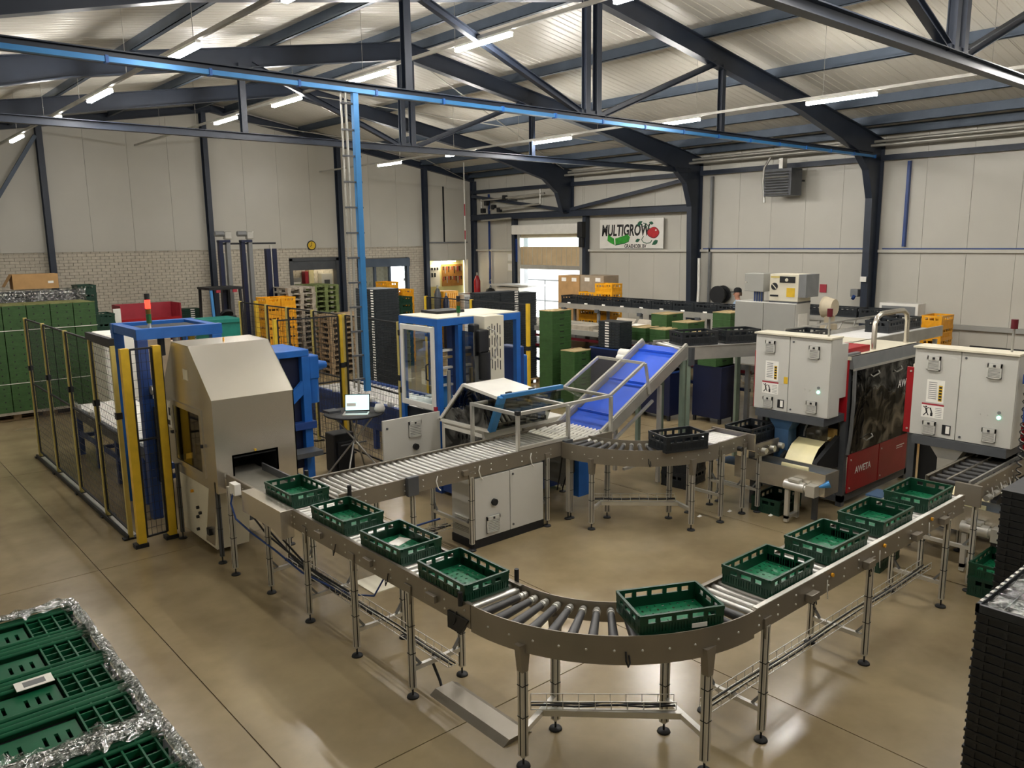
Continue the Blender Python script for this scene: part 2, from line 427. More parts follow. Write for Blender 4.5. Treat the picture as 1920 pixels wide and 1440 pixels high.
for s in (-1, 1):
    for d in (.45, 2.75, 5.05, 7.3, 8.6, 9.4):
        x = XR+s*d; z = zr(x)
        mb = MB().box(x-.008, x+.008, -6.4, 23.9, z+.0, z+.2).box(x, x+.07, -6.4, 23.9, z+.19, z+.2).box(x-.07, x, -6.4, 23.9, z, z+.01).box(x-.07, x-.06, -6.4, 23.9, z, z+.03)
        mb.build('purlin', 'purlin', roof)
MB().box(XR-.12, XR+.12, -6.4, 23.9, zr(XR)+.17, zr(XR)+.2).build('ridge_cap', 'roofwhite', roof)
# shiny heating pipes under the eaves
for dz, xx in ((0, 18.45), (.1, 18.6)):
    single(MB().tube([(xx, -6, 5.55+dz), (xx, 18.6, 5.55+dz)], .035), 'heating_pipe', 'galv', ('lower' if dz == 0 else 'upper')+' shiny heating pipe running under the eaves of the right wall', 'pipe', (xx, 8, 5.55+dz), 'eaves pipes')

# ---- portal frames
prs = [((18.97, 0), (18.62, 0)), ((18.97, 4.4), (18.5, 4.4)), ((18.97, 5.70), (18.25, 5.02)), ((17.9, zr(17.9)), (17.7, 5.42)), ((15.3, zr(15.3)), (15.3, 6.02)), ((9.3, 7.36), (9.3, 7.05))]
FR = [(-1.4, 'behind the viewer'), (3.6, 'crossing the top right corner'), (8.8, 'carrying the blue cable duct'), (13.8, 'second from the brick gable'), (18.8, 'next to the brick gable')]
for y, what in FR:
    t = thing('portal_frame', 'dark navy steel portal frame '+what, 'frame', (XR, y, 0), 'portal frames')
    for s in (1, -1):
        short = s > 0 and y > 18
        P = [[(XR+s*(q[0]-XR), q[1]) for q in pr_] for pr_ in prs]
        for nm, i0, i1 in (('column', 0, 2), ('rafter', 2, 5)):
            mb = MB()
            for i in range(i0, i1):
                (a, b), (c_, d) = P[i], P[i+1]
                if short and i == 0: continue
                mb.prism([a, b, d, c_], 1, y-.006, y+.006)
                for p, q in ((a, c_), (b, d)): mb.beam((p[0], y, p[1]), (q[0], y, q[1]), .16, .016, (s*1, 0, .3))
            if nm == 'column':
                mb.beam((P[2][0][0], y, P[2][0][1]), (P[2][1][0], y, P[2][1][1]), .16, .016, (1, 0, 1)); zb = 4.4 if short else 0; mb.box(min(P[0][0][0], P[0][1][0])-.04, max(P[0][0][0], P[0][1][0])+.02, y-.12, y+.12, zb, zb+.02)
            mb.build(nm, 'steel_navy', t)
    if y < 18:
        MB().ibeam((.1, y, 5.36), (18.5, y, 5.36), .12, .12, .012).build('tie_beam', 'steel_navy', t)
        for dx in (-.12, .12): MB().ibeam((XR+dx, y, 5.42), (XR+dx, y, 7.05), .1, .1, .01, (0, 1, 0)).build('king_post', 'steel_navy', t)
        for s in (-1, 1):
            MB().ibeam((XR+s*3.35, y, 5.42), (XR+s*3.35, y, 6.55), .1, .1, .01, (0, 1, 0)).build('hanger_post', 'steel_navy', t)
            MB().ibeam((XR+s*.25, y, 5.44), (XR+s*3.15, y, 6.56), .09, .09, .01).build('diagonal_brace', 'steel_navy', t)
        MB().box(XR-.24, XR+.24, y-.03, y+.03, 5.42, 5.47).build('gusset_plate', 'steel_navy', t)
# wind bracing rods in the last bays and brace on the side wall
for n_, (p, q) in enumerate((((9.6, 18.7, 7.1), (18.5, 13.9, 5.75)), ((9.6, 13.9, 7.1), (18.5, 18.7, 5.75)), ((9.6, 23.8, 7.1), (18.5, 18.9, 5.75)), ((9.6, 18.9, 7.1), (18.5, 23.8, 5.75)))):
    single(MB().cyl(p, q, .012, 6), 'bracing_rod', 'galv', ['thin roof bracing rod from the second frame up to the gable side', 'thin roof bracing rod crossing it in the second bay', 'thin roof bracing rod in the gable bay sloping down', 'thin roof bracing rod crossing in the gable bay'][n_], 'rod', Vector(p), 'roof bracing rods')
for n_, (p, q) in enumerate((((18.72, 14.1, 5.15), (18.72, 18.6, 4.5)), ((18.72, 18.95, 4.5), (18.72, 23.7, 5.15)))):
    single(MB().beam(p, q, .1, .1), 'wall_brace', 'steel_navy', ['navy diagonal brace above the sign on the right wall', 'navy diagonal brace above the roller door towards the corner'][n_], 'brace', Vector(p), 'wall braces')
struct(MB().ibeam((18.72, 13.9, 4.38), (18.72, 23.75, 4.38), .14, .2, .014), 'trim_1', 'steel_navy')

# ---- blue cable duct on the tie and dropping ladder
t = thing('cable_duct', 'light blue cable duct running along the near tie beam', 'duct', (9, 8.7, 5.3))
mb = MB().box(1.0, 18.4, 8.665, 8.73, 5.285, 5.335); mb.build('duct', 'skyblue', t)
for i in range(18): MB().box(1.4+i, 1.43+i, 8.655, 8.735, 5.275, 5.345).build('clip', 'blue', t)
t = thing('cable_ladder', 'blue cable ladder dropping from the blue duct towards the laptop', 'ladder', (5.12, 8.72, 1.7))
MB().box(5.1, 5.17, 8.68, 8.74, 1.7, 5.3).build('blue_channel', 'skyblue', t)
MB().cyl((5.02, 8.72, 1.7), (5.02, 8.72, 5.3), .016, 8).build('conduit', 'galv', t)
MB().cyl((4.97, 8.74, 1.75), (4.97, 8.74, 5.3), .012, 8).build('conduit', 'galv', t)
for i in range(12): MB().box(4.95, 5.19, 8.70, 8.735, 1.85+i*.3, 1.87+i*.3).build('rung', 'darkgrey', t)
t = thing('wall_conduit', 'blue conduit along the girt and up the right wall', 'conduit', (18.84, 7, 3.27))
MB().box(18.9, 18.93, -6, 8.6, 3.24, 3.265).build('run', 'bluedeep', t); MB().box(18.9, 18.93, 9, 13.6, 3.24, 3.265).build('run', 'bluedeep', t)
MB().box(18.9, 18.99, 8.1, 8.16, 3.3, 5.2).build('riser', 'bluedeep', t); MB().box(18.9, 18.98, 13.35, 13.41, 1.5, 5.2).build('riser', 'midgrey', t)
single(MB().tube([(18.6, 13.5, 3.0), (18.62, 13.5, 2.2), (18.56, 13.48, 1.4), (18.56, 13.48, 0)], .04), 'downpipe', 'white', 'white plastic pipe standing against the navy column', 'pipe', (18.6, 13.5, 0))

# ---- LED battens on tracks
def string(x, z, ys, y0, y1, where, lm='led'):
    t = thing('lighting_track', 'slim white lighting track hanging '+where, 'track', (x, (y0+y1)/2, z), 'lighting tracks')
    MB().box(x-.02, x+.02, y0, y1, z+.03, z+.075).build('rail', 'galv', t)
    yy = y0+.6
    while yy < y1:
        MB().cyl((x, yy, z+.07), (x, yy, zr(x)+.2), .004, 5).build('hanger', 'galv', t); yy += 2.45
    for i, yc in enumerate(ys):
        l = thing('led_batten', 'lit LED batten, %s from the gable on the track %s' % (['first', 'second', 'third', 'fourth', 'fifth', 'sixth', 'seventh'][i], where), 'lamp', (x, yc, z), 'LED battens')
        MB().box(x-.03, x+.03, yc-.58, yc+.58, z, z+.03).build('housing', 'white', l)
        MB().box(x-.03, x+.03, yc-.57, yc+.57, z-.045, z).build('diffuser', lm, l)
string(3.5, 5.7, (19.2, 16.1, 13.1, 9.75, 6.5, 3.2, -.2), -6, 23.7, 'over the fenced cell', 'ledsoft')
string(7.1, 6.15, (17.4, 14.5, 11.6, 8.7, 5.8, 2.9, 0), -6, 23.7, 'left of the ridge')
string(12.6, 5.7, (19.65, 16.4, 13.1, 9.8, 6.55, 3.3, 0), -6, 23.7, 'right of the ridge')
# unseen lamp added to light the corridor
l = thing('added_corridor_lamp', 'unseen ceiling lamp added to light the brick corridor', 'lamp', (13.1, 24.7, 3.33))
MB().box(12.6, 13.62, 24.67, 24.73, 3.36, 3.4).build('housing', 'white', l); MB().box(12.62, 13.6, 24.675, 24.725, 3.33, 3.36).build('diffuser', 'leddim', l)
# ================================================================== CRATES (shared meshes)
def crate_meshes(key, mats, mbot, L=.6, W=.4, H=.145):
    mb = MB(); t = .012
    for ax in (0, 1):
        ln, off = ((L, W/2), (W-2*t, L/2))[ax]
        for s in (-1, 1):
            def B(a0, a1, z0, z1, o=0.0):
                p0, p1 = sorted((s*(off+o), s*(off-t)))
                mb.box(a0, a1, p0, p1, z0, z1) if ax == 0 else mb.box(p0, p1, a0, a1, z0, z1)
            h = ln/2
            B(-h, h, 0, H*.14); B(-h, h, H*.84, H, .007); B(-h, h, H*.5, H*.6); B(-h, h, H*.14, H*.5, -.005)
            n = 5 if ax == 0 else 3                        # long grip slots below the rim
            for i in range(n+1):
                a = -h+i*(ln-.03)/n; q = .03 if 0 < i < n else .06
                if i == n: a = h-.06
                B(a, a+q, H*.6, H*.84)
            k = int(ln/.022)                               # fine upright ribs on the lower band
            for i in range(k):
                a = -h+.012+i*(ln-.036)/(k-1); B(a, a+(.012 if i % 4 else .018), H*.14, H*.5)
    w = mb.mesh(key+'_walls', mats)
    pb = MB(); nx, ny = 10, 7; l2, w2 = L/2-t, W/2-t; dx, dy = 2*l2/nx, 2*w2/ny; z = .014
    for i in range(nx):
        for j in range(ny):
            x0, y0 = -l2+i*dx, -w2+j*dy; x1, y1 = x0+dx, y0+dy
            k = .38 if (i+j) % 2 else .44; a, b, c, d = x0+dx*k, x1-dx*k, y0+dy*.3, y1-dy*.3
            pb.add([(x0,y0,z),(x1,y0,z),(x1,y1,z),(x0,y1,z),(a,c,z),(b,c,z),(b,d,z),(a,d,z)], [(0,1,5,4),(1,2,6,5),(2,3,7,6),(3,0,4,7)])
    return w, pb.mesh(key+'_bottom', mbot)
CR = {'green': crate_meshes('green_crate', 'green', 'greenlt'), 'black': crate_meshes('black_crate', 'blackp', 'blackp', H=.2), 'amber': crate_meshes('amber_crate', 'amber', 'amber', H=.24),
      'dgreen': crate_meshes('dark_green_crate', 'greendark', 'greendark', H=.2)}
def crate(kind, x, y, z, rz, label, group, name='crate', cat='crate', tagged=None):
    o = put(CR[kind][0], name, None, (x, y, z), rz); tag(o, label, cat, group)
    put(CR[kind][1], 'bottom', o)
    if tagged: put(TAGM, 'label_tag', o, tagged)
    return o
TAGM = MB().box(-.055, .055, -.002, .002, 0, .03).mesh('label_tag', 'paper')
TAGX = MB().box(-.002, .002, -.05, .05, 0, .025).mesh('label_tag', 'paper')
# folded crates
def folded(m, H=.055, L=.6, W=.4):
    mb = MB().box(-L/2+.006, L/2-.006, -W/2+.006, W/2-.006, 0, H-.012).box(-L/2, L/2, -W/2, W/2, H-.02, H-.004)
    for i in range(6): mb.box(-L/2+.03+i*.1, -L/2+.05+i*.1, -W/2-.001, W/2+.001, 0, H-.02)
    for i in range(4): mb.box(-L/2-.001, L/2+.001, -W/2+.03+i*.1, -W/2+.05+i*.1, 0, H-.02)
    return mb.mesh('folded_crate', m)
FB = folded('greyblack'); FG = folded('greendark'); FBB = folded('blackp'); FBK = folded('black2')
def fold_stack(me, x, y, z, n, rz, label, group, tags=None, H=.055, jit=.004):
    rr = random.Random(int(x*100+y))
    for i in range(n):
        o = put(me, 'folded_crate', None, (x+rr.uniform(-jit, jit), y+rr.uniform(-jit, jit), z+i*H), rz+rr.uniform(-.006, .006)); tag(o, label, 'crate', group)
        if tags: put(TAGM if tags[2] == 'y' else TAGX, 'label_tag', o, (tags[0], tags[1], .012))

ZR = 1.026   # roller top of the crate line
W9 = ['nearest the silver hood', 'second from the silver hood', 'third from the hood, white note inside', 'last on the straight before the bend']
for i, (x, y, a) in enumerate(((3.42, 7.26, 90), (3.42, 6.26, 90.5), (3.42, 5.38, 91), (3.40, 4.51, 89))):
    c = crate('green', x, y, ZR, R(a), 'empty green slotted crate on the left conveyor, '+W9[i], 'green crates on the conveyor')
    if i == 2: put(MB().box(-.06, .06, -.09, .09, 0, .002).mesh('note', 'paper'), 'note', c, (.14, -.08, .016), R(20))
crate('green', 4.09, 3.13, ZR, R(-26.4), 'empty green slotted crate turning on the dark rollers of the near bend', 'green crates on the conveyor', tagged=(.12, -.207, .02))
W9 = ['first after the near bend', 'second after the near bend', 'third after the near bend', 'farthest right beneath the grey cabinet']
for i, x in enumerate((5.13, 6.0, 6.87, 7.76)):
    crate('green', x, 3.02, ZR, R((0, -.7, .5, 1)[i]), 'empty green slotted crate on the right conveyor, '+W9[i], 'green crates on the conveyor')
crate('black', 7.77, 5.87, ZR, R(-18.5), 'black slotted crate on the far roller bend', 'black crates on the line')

# ================================================================== CONVEYORS
FOOT = MB().lathe([(0, .018), (.045, .014), (.05, 0), (0, 0)], n=14).cyl((0, 0, .012), (0, 0, .09), .008, 8).mesh('levelling_foot', 'rubber')
def leg(parent, x, y, z1, wd=.045, m='alu'):
    mb = MB().box(x-wd/2, x+wd/2, y-wd/2, y+wd/2, .08, z1).m(1).box(x-.005, x+.005, y-wd/2-.001, y+wd/2+.001, .09, z1-.01).box(x-wd/2-.001, x+wd/2+.001, y-.005, y+.005, .09, z1-.01)
    for q in (.42, .68): mb.box(x-wd/2-.003, x+wd/2+.003, y-wd/2-.003, y+wd/2+.003, q*z1, q*z1+.006)
    o = mb.build('leg', [m, 'rubber'], parent)
    put(FOOT, 'levelling_foot', o, Vector((x, y, 0))-wloc(parent)); return o
def bracket(parent, x, y, z, ax):
    w, t = (.035, .012) if ax == 'x' else (.012, .035)
    MB().prism([(-.04, .06), (.04, .06), (.022, -.1), (-.022, -.1)], 1 if ax == 'x' else 0, -.008, .008).mesh
    mb = MB(); P = [(-.045, .05), (.045, .05), (.022, -.11), (-.022, -.11)]
    if ax == 'x': mb.prism([(x+a, z+b) for a, b in P], 1, y-.006, y+.006)
    else: mb.prism([(y+a, z+b) for a, b in P], 0, x-.006, x+.006)
    mb.build('leg_bracket', 'steelplate', parent)
BOLT = MB().lathe([(0, .007), (.007, .006), (.009, 0)], n=8).mesh('bolt', 'alu')
def wire_tray(parent, p0, p1, wd=.1, h=.06):
    p0, p1 = Vector(p0), Vector(p1); d = (p1-p0); L = d.length; d.normalize(); a = d.cross(Vector((0, 0, 1))).normalized()*wd/2; mb = MB(); u = Vector((0, 0, h))
    for o in (-a, a, -a+u, a+u, a*0): mb.beam(p0+o, p1+o, .005, .005)
    n = int(L/.11)
    for i in range(n+1):
        q = p0+d*(L*i/max(n, 1)); mb.beam(q-a+u, q-a, .004, .004); mb.beam(q-a, q+a, .004, .004); mb.beam(q+a, q+a+u, .004, .004)
    mb.build('cable_tray', 'alu', parent)
    mb = MB()
    for k in (-.3, .1, .4):
        pts = [p0+d*(L*i/10)+a*(k+.25*math.sin(i*1.3+k*9))+Vector((0, 0, .012)) for i in range(11)]; mb.tube(pts, .007, 5)
    mb.build('cables', 'rubber', parent)
def conveyor(label, ax, a0, a1, b0, b1, zt, legs, pitch=.08, rmat='roller', cross=.24, tray=None, plate=.18, r0=None, r1=None, group=None, name='roller_conveyor'):
    """ax: 'x' or 'y' travel axis from a0 to a1; b0,b1 the two rails"""
    P = (lambda a, b, z: (a, b, z)) if ax == 'x' else (lambda a, b, z: (b, a, z))
    t = thing(name, label, 'conveyor', P((a0+a1)/2, (b0+b1)/2, 0), group)
    def BX(A0, A1, B0, B1, Z0, Z1): return MB().box(A0, A1, B0, B1, Z0, Z1) if ax == 'x' else MB().box(B0, B1, A0, A1, Z0, Z1)
    for b, s in ((b0, -1), (b1, 1)):
        rail = BX(a0, a1, b-.004, b+.004, zt-plate, zt); q = sorted((b, b-s*.028))
        m2 = BX(a0, a1, q[0], q[1], zt-.006, zt); rail.add(m2.v, m2.f); q = sorted((b, b-s*.04)); m2 = BX(a0, a1, q[0], q[1], zt-plate, zt-plate+.006); rail.add(m2.v, m2.f)
        r = rail.build('side_rail', 'steelplate', t)
        k = a0+.06
        while k < a1:
            for zz in (zt-.06, zt-.13):
                o = put(BOLT, 'bolt', r, Vector(P(k, b+s*.004, zz))-wloc(t)); o.rotation_euler = (R(90)*(1 if s < 0 else -1), 0, 0) if ax == 'x' else (0, R(90)*s, 0)
            k += .24
    k = (r0 if r0 is not None else a0)+pitch/2; e = r1 if r1 is not None else a1
    lr = abs(b1-b0)-.03; rm = MB().cyl(P(0, -lr/2, 0), P(0, lr/2, 0), .026, 12).cyl(P(0, -lr/2-.012, 0), P(0, lr/2+.012, 0), .007, 6).mesh('roller', rmat)
    while k < e:
        put(rm, 'roller', t, Vector(P(k, (b0+b1)/2, zt-.05))-wloc(t)); k += pitch
    for a in legs:
        for b in (b0, b1):
            x, y, _ = P(a, b, 0); leg(t, x, y, zt-plate+.02); bracket(t, x+(0 if ax == 'x' else (-.012 if b == b0 else .012)), y+((-.012 if b == b0 else .012) if ax == 'x' else 0), zt-plate+.03, 'x' if ax == 'x' else 'y')
        MB().beam(P(a, b0, cross), P(a, b1, cross), .035, .035).build('crossbar', 'alu', t)
        for zz in (cross+.02,):
            for b, s in ((b0, 1), (b1, -1)): MB().beam(P(a, b+s*.02, zz+.08), P(a, b+s*.08, zz), .02, .02).build('gusset', 'midgrey', t)
    if tray: wire_tray(t, P(tray[0], (b0+b1)/2, cross+.03), P(tray[1], (b0+b1)/2, cross+.03))
    return t
# left straight
t1 = conveyor('grey steel roller conveyor carrying green crates from the silver hood to the near bend', 'y', 4.15, 8.5, 3.19, 3.68, 1.05, (4.92, 5.78, 6.65, 7.5), tray=(4.7, 7.5), r0=4.15, r1=7.7)
MB().box(3.2, 3.67, 7.72, 8.9, .985, 1.0).build('exit_belt', 'greybelt', t1)
MB().prism([(6.88, 1.06), (7.78, 1.06), (7.78, .84), (7.1, .84), (6.88, .78)], 0, 3.06, 3.19).build('drive_cover', 'stainless', t1, bevel=.006)
MB().box(3.03, 3.1, 7.88, 8.02, .98, 1.1).build('sensor_box', 'white', t1, bevel=.004)
MB().tube([(3.04, 7.95, 1.0), (3.0, 7.93, .9), (3.01, 7.85, .75), (3.1, 7.7, .62), (3.2, 7.4, .5), (3.3, 7.0, .35), (3.42, 6.4, .3)], .01, 6).build('blue_air_hose', 'bluedeep', t1)
for k, (yy, zz) in enumerate(((6.3, .35), (6.5, .25), (5.9, .27))):
    MB().tube([(3.2+.05*k, 8.1, .8), (3.22+.05*k, 7.6, .6), (3.3+.04*k, 7.0, zz+.1), (3.42, yy, zz)], .011, 6).build('cable', 'rubber', t1)
MB().tube([(3.66, 6.0, .85), (3.66, 6.05, .5), (3.6, 6.15, .3), (3.5, 6.4, .26), (3.4, 6.8, .28)], .009, 6).build('blue_air_hose', 'bluedeep', t1)
for yy in (8.2,):
    leg(t1, 3.1, yy, 1.0, .05); leg(t1, 3.72, yy, .9, .045)
MB().box(3.6, 3.62, 7.75, 8.5, 1.02, 1.1).build('guide_strip', 'darkgrey', t1)
for yy in (4.6, 5.5, 6.35): MB().box(3.155, 3.19, yy-.06, yy+.06, .93, .985).build('reflector_bracket', 'steelplate', t1, bevel=.003)
for yy in (4.3, 5.2, 6.05):
    MB().tube([(3.18, yy, .95), (3.165, yy, .88), (3.17, yy+.03, .84), (3.18, yy+.05, .88)], .005, 5).build('sensor_lead', 'rubber', t1)
MB().cyl((3.17, 4.24, 1.02), (3.17, 4.24, 1.12), .018, 10).build('sensor', 'rubber', t1); MB().cyl((3.7, 4.24, 1.0), (3.7, 4.24, 1.14), .018, 10).build('sensor', 'rubber', t1)
MB().prism([(4.16, .93), (4.4, .93), (4.4, .8), (4.25, .8)], 0, 3.17, 3.2).build('belt_guard', 'rubber', t1)
# right straight
t2 = conveyor('grey steel roller conveyor carrying green crates from the near bend towards the grader', 'x', 4.57, 8.25, 2.78, 3.27, 1.05, (4.73, 6.3, 7.88), tray=(4.4, 8.1))
for x in (5.3, 6.2, 7.1, 7.7): MB().box(x-.06, x+.06, 2.72, 2.775, .90, .96).build('reflector_bracket', 'steelplate', t2, bevel=.004)
for x in (5.32, 6.2): MB().tube([(x+.02*math.cos(i*.9), 2.735, .86+.035*math.sin(i*.9)) for i in range(7)], .005, 5).build('sensor_lead', 'rubber', t2)
for x in (5.62, 6.5, 7.45): MB().cyl((x, 2.77, 1.0), (x, 2.755, 1.0), .016, 10).build('orange_reflector', 'amber', t2)
for x in (5.55, 6.42, 7.4): MB().tube([(x, 2.765, .98), (x-.02, 2.755, .92), (x, 2.76, .87), (x+.02, 2.765, .82)], .004, 5).build('sensor_lead', 'paper', t2)
MB().box(4.6, 8.2, 3.03, 3.04, .8, .82).build('belt_strip', 'rubber', t2); MB().box(4.6, 8.2, 2.775, 2.81, 1.05, 1.056).build('wear_strip', 'white', t2)
# bends (same piece twice)
def bend(label, cx, cy):
    t = thing('bend_conveyor', label, 'conveyor', (cx, cy, 0), 'roller bends'); zt = 1.05
    def arc(r, n=24): return [(cx+r*math.cos(R(180+90*i/n)), cy+r*math.sin(R(180+90*i/n))) for i in range(n+1)]
    for r, s in ((1.375, 1), (.885, -1)):
        o, i = arc(r+.004), arc(r-.004); n = len(o); vs = [(*p, z) for p, z in [(q, zt-.2 if s > 0 else zt-.15) for q in o]+[(q, zt) for q in o]+[(q, zt-.2 if s > 0 else zt-.15) for q in i]+[(q, zt) for q in i]]
        fs = []
        for k in range(n-1):
            fs += [(k, k+1, n+k+1, n+k), (2*n+k, 3*n+k, 3*n+k+1, 2*n+k+1), (n+k, n+k+1, 3*n+k+1, 3*n+k), (k, 2*n+k, 2*n+k+1, k+1)]
        fs = [[f for i, f in enumerate(fs) if i % 4 == q] for q in range(4)]
        rl = MB().add(vs, fs[0], True).add(vs, fs[1], True).add(vs, fs[2]).add(vs, fs[3]).build('curved_rail', 'steelplate', t)
        for k in range(2, 24, 2):
            p = arc(r+s*.005)[k]; b = put(BOLT, 'bolt', rl, Vector((*p, zt-.1))-wloc(t)); an = R(180+90*k/24); b.rotation_euler = (0, R(90)*s, an)
    for k in range(15):
        an = R(180+3+84*k/14); ca, sa = math.cos(an), math.sin(an)
        def Q(r, z=zt-.055): return (cx+r*ca, cy+r*sa, z)
        ro = MB().cyl(Q(.98), Q(1.36), .026, 12, .036).build('roller', 'rollerdark', t)
        MB().cyl(Q(.9), Q(.98), .024, 12).cyl(Q(.925), Q(.94), .029, 12).cyl(Q(.955), Q(.97), .029, 12).build('roller_hub', 'roller', ro)
    for an in (199, 252):
        ca, sa = math.cos(R(an)), math.sin(R(an)); qs = []
        for r in (1.37, .885):
            x, y = cx+r*ca, cy+r*sa; qs.append((x, y)); leg(t, x, y, zt-.16, .05)
            MB().prism([(x-.05, zt-.14), (x+.05, zt-.14), (x+.026, zt-.34), (x-.026, zt-.34)], 1, y-.028, y+.028).build('leg_bracket', 'steelplate', t)
        MB().beam((*qs[0], .26), (*qs[1], .26), .04, .04).build('crossbar', 'alu', t)
    m = [(cx+1.1*math.cos(R(a)), cy+1.1*math.sin(R(a)), .26) for a in (199, 252)]
    MB().beam(m[0], m[1], .045, .045).build('crossbar', 'alu', t)
    wire_tray(t, (m[0][0]-.05, m[0][1]+.06, .3), (m[1][0], m[1][1]+.06, .3))
    x, y = cx+1.39*math.cos(R(228)), cy+1.39*math.sin(R(228))
    MB().tube([(x, y, .95), (x-.02, y-.02, .9), (x-.01, y-.03, .86), (x+.02, y-.02, .87), (x+.02, y-.01, .92)], .006, 6).build('sensor_lead', 'rubber', t)
    return t
bend('near ninety degree roller bend with dark sleeved rollers, a green crate on it', 4.57, 4.15)
bend('far ninety degree roller bend with dark sleeved rollers, a black crate on it', 8.24, 6.98)
# infeed line
t3 = conveyor('wide silver roller conveyor running from the left crate line under the clear guard', 'x', 3.74, 7.0, 6.99, 7.75, 1.05, (4.62, 5.42, 6.62), pitch=.082, cross=.3)
for x in (4.6, 6.95): MB().box(x-.07, x+.07, 6.93, 6.985, .86, 1.07).build('joint_plate', 'darkgrey', t3, bevel=.006)
for x in (4.95, 5.55, 6.35): MB().tube([(x, 6.98, 1.0), (x-.03, 6.965, .95), (x-.02, 6.96, .9), (x, 6.97, .86), (x+.03, 6.97, .83)], .007, 5).build('sensor_lead', 'paper', t3)
for x in (3.95, 5.35): MB().box(x-.06, x+.02, 6.95, 6.985, .93, .99).build('reflector_bracket', 'steelplate', t3)
MB().cyl((3.85, 6.97, .98), (3.85, 6.97, 1.13), .022, 10).build('sensor', 'rubber', t3); MB().cyl((3.8, 7.8, .98), (3.8, 7.8, 1.12), .022, 10).build('sensor', 'rubber', t3)
wire_tray(t3, (4.3, 7.55, .2), (5.4, 7.4, .2), .2)
MB().tube([(4.2, 7.6, .26), (4.7, 7.5, .27), (5.3, 7.45, .3)], .012, 6).build('blue_air_hose', 'bluedeep', t3)
# transfer table with short skewed rollers
t4 = thing('transfer_table', 'silver transfer table of short slanted rollers below the blue incline', 'conveyor', (7.4, 7.42, 0))
rm = MB().cyl((-.1, 0, 0), (.1, 0, 0), .024, 10).mesh('roller', 'rollerwhite')
for i in range(4):
    for j in range(12):
        put(rm, 'roller', t4, (-.3+i*.2, -.38+j*.07, .995), R(14))
MB().box(7.0, 7.8, 6.97, 7.0, .87, 1.03).build('side_rail', 'steelplate', t4); MB().box(7.0, 7.8, 7.85, 7.88, .87, 1.05).build('side_rail', 'steelplate', t4)
MB().box(7.02, 7.78, 7.0, 7.85, .9, .93).build('bed', 'darkgrey', t4)
for x, y in ((7.05, 7.0), (7.05, 7.86), (7.75, 7.86)): leg(t4, x, y, .9)
MB().box(7.2, 7.6, 7.2, 7.6, .35, .8).build('drive_unit', 'midgrey', t4, bevel=.01); MB().box(7.3, 7.5, 7.1, 7.2, .2, .85).build('blue_post', 'blue', t4)
for k in range(4): MB().tube([(7.0+.1*k, 7.1, .85), (7.0+.13*k, 7.15, .55), (7.1+.1*k, 7.3, .3), (7.3+.1*k, 7.5, .22)], .01, 5).build('cable', 'rubber', t4)
# control cabinet under the infeed line
def cabinet_vent(parent, face, a, z, at, wd=.17, ht=.2, m='cabgrey'):
    """louvred vent; face '-x' : a is y ; face '-y' : a is x"""
    mb = MB(); s = wd/2
    if face == '-y': B = lambda a0, a1, d0, d1, z0, z1: mb.box(a0, a1, at-d1, at-d0, z0, z1)
    else: B = lambda a0, a1, d0, d1, z0, z1: mb.box(at-d1, at-d0, a0, a1, z0, z1)
    B(a-s, a+s, 0, .012, z, z+ht); mb.m(1)  # darker back plate: shade between the slats put into the colour
    for q in ((a-s, a+s, z, z+.012), (a-s, a+s, z+ht-.045, z+ht), (a-s, a-s+.012, z, z+ht), (a+s-.012, a+s, z, z+ht)): B(q[0], q[1], .0122, .026, q[2], q[3])
    n = 7
    for i in range(n): B(a-s+.012, a+s-.012, .0122, .024, z+.018+i*(ht-.06)/n, z+.018+(i+.6)*(ht-.06)/n)
    o = mb.build('vent', ['darkgrey', m], parent)
    mb = MB(); B(a-.012, a+.012, .026, .034, z+ht-.035, z+ht-.012); mb.build('vent_latch', 'rubber', o)
t = thing('control_cabinet', 'light grey two door control cabinet on black plinth under the infeed conveyor', 'cabinet', (6, 7.2, 0))
MB().box(5.46, 6.56, 7.02, 7.42, .1, .86).build('body', 'cabgrey', t, bevel=.006); MB().box(5.45, 6.57, 7.0, 7.42, 0, .1).build('plinth', 'rubber', t)
d = MB().box(5.47, 6.0, 6.985, 7.02, .11, .85).build('door', 'cabgrey', t, bevel=.004)
cabinet_vent(d, '-y', 5.73, .16, 6.985, .2, .2)
MB().cyl((5.75, 6.985, .52), (5.75, 6.95, .52), .042, 8).build('main_switch', 'rubber', d)
d = MB().box(6.01, 6.55, 6.985, 7.02, .11, .85).build('door', 'cabgrey', t, bevel=.004)
for z in (.17, .8): MB().cyl((6.05, 6.985, z), (6.05, 6.975, z), .014, 8).build('lock', 'darkgrey', d)
mb = MB()
for k in range(10): mb.box(5.44, 5.46, 7.05, 7.35, .17+k*.02, .18+k*.02)
mb.build('side_vent', 'cabgrey', t)
# clear guard over the transfer
t = thing('safety_guard', 'clear acrylic guard with aluminium frame over the roller transfer', 'guard', (7, 7.45, 1.0))
ZG = 1.5; gx = (6.17, 6.98, 7.8); gy = (7.04, 7.88)
def bar(p, q, wd=.04): return MB().beam(p, q, wd, wd).build('frame_bar', 'alu', t)
for y in gy:
    bar((gx[0], y, ZG), (gx[2], y, ZG)); 
for x in gx: bar((x, gy[0], ZG), (x, gy[1], ZG))
bar((6.17, 7.02, 1.0), (6.17, 7.02, 1.52)); bar((6.17, 7.9, 1.0), (6.17, 7.9, 1.52)); bar((7.0, 7.0, .1), (7.0, 7.0, 1.5)); bar((7.8, 7.0, .8), (7.8, 7.0, 1.5)); bar((6.17, 7.0, 1.08), (7.0, 7.0, 1.08))
put(FOOT, 'levelling_foot', t, Vector((7.0, 7.0, 0))-wloc(t))
MB().box(6.145, 6.195, 6.99, 7.05, 1.49, 1.54).build('corner_cap', 'rubber', t)
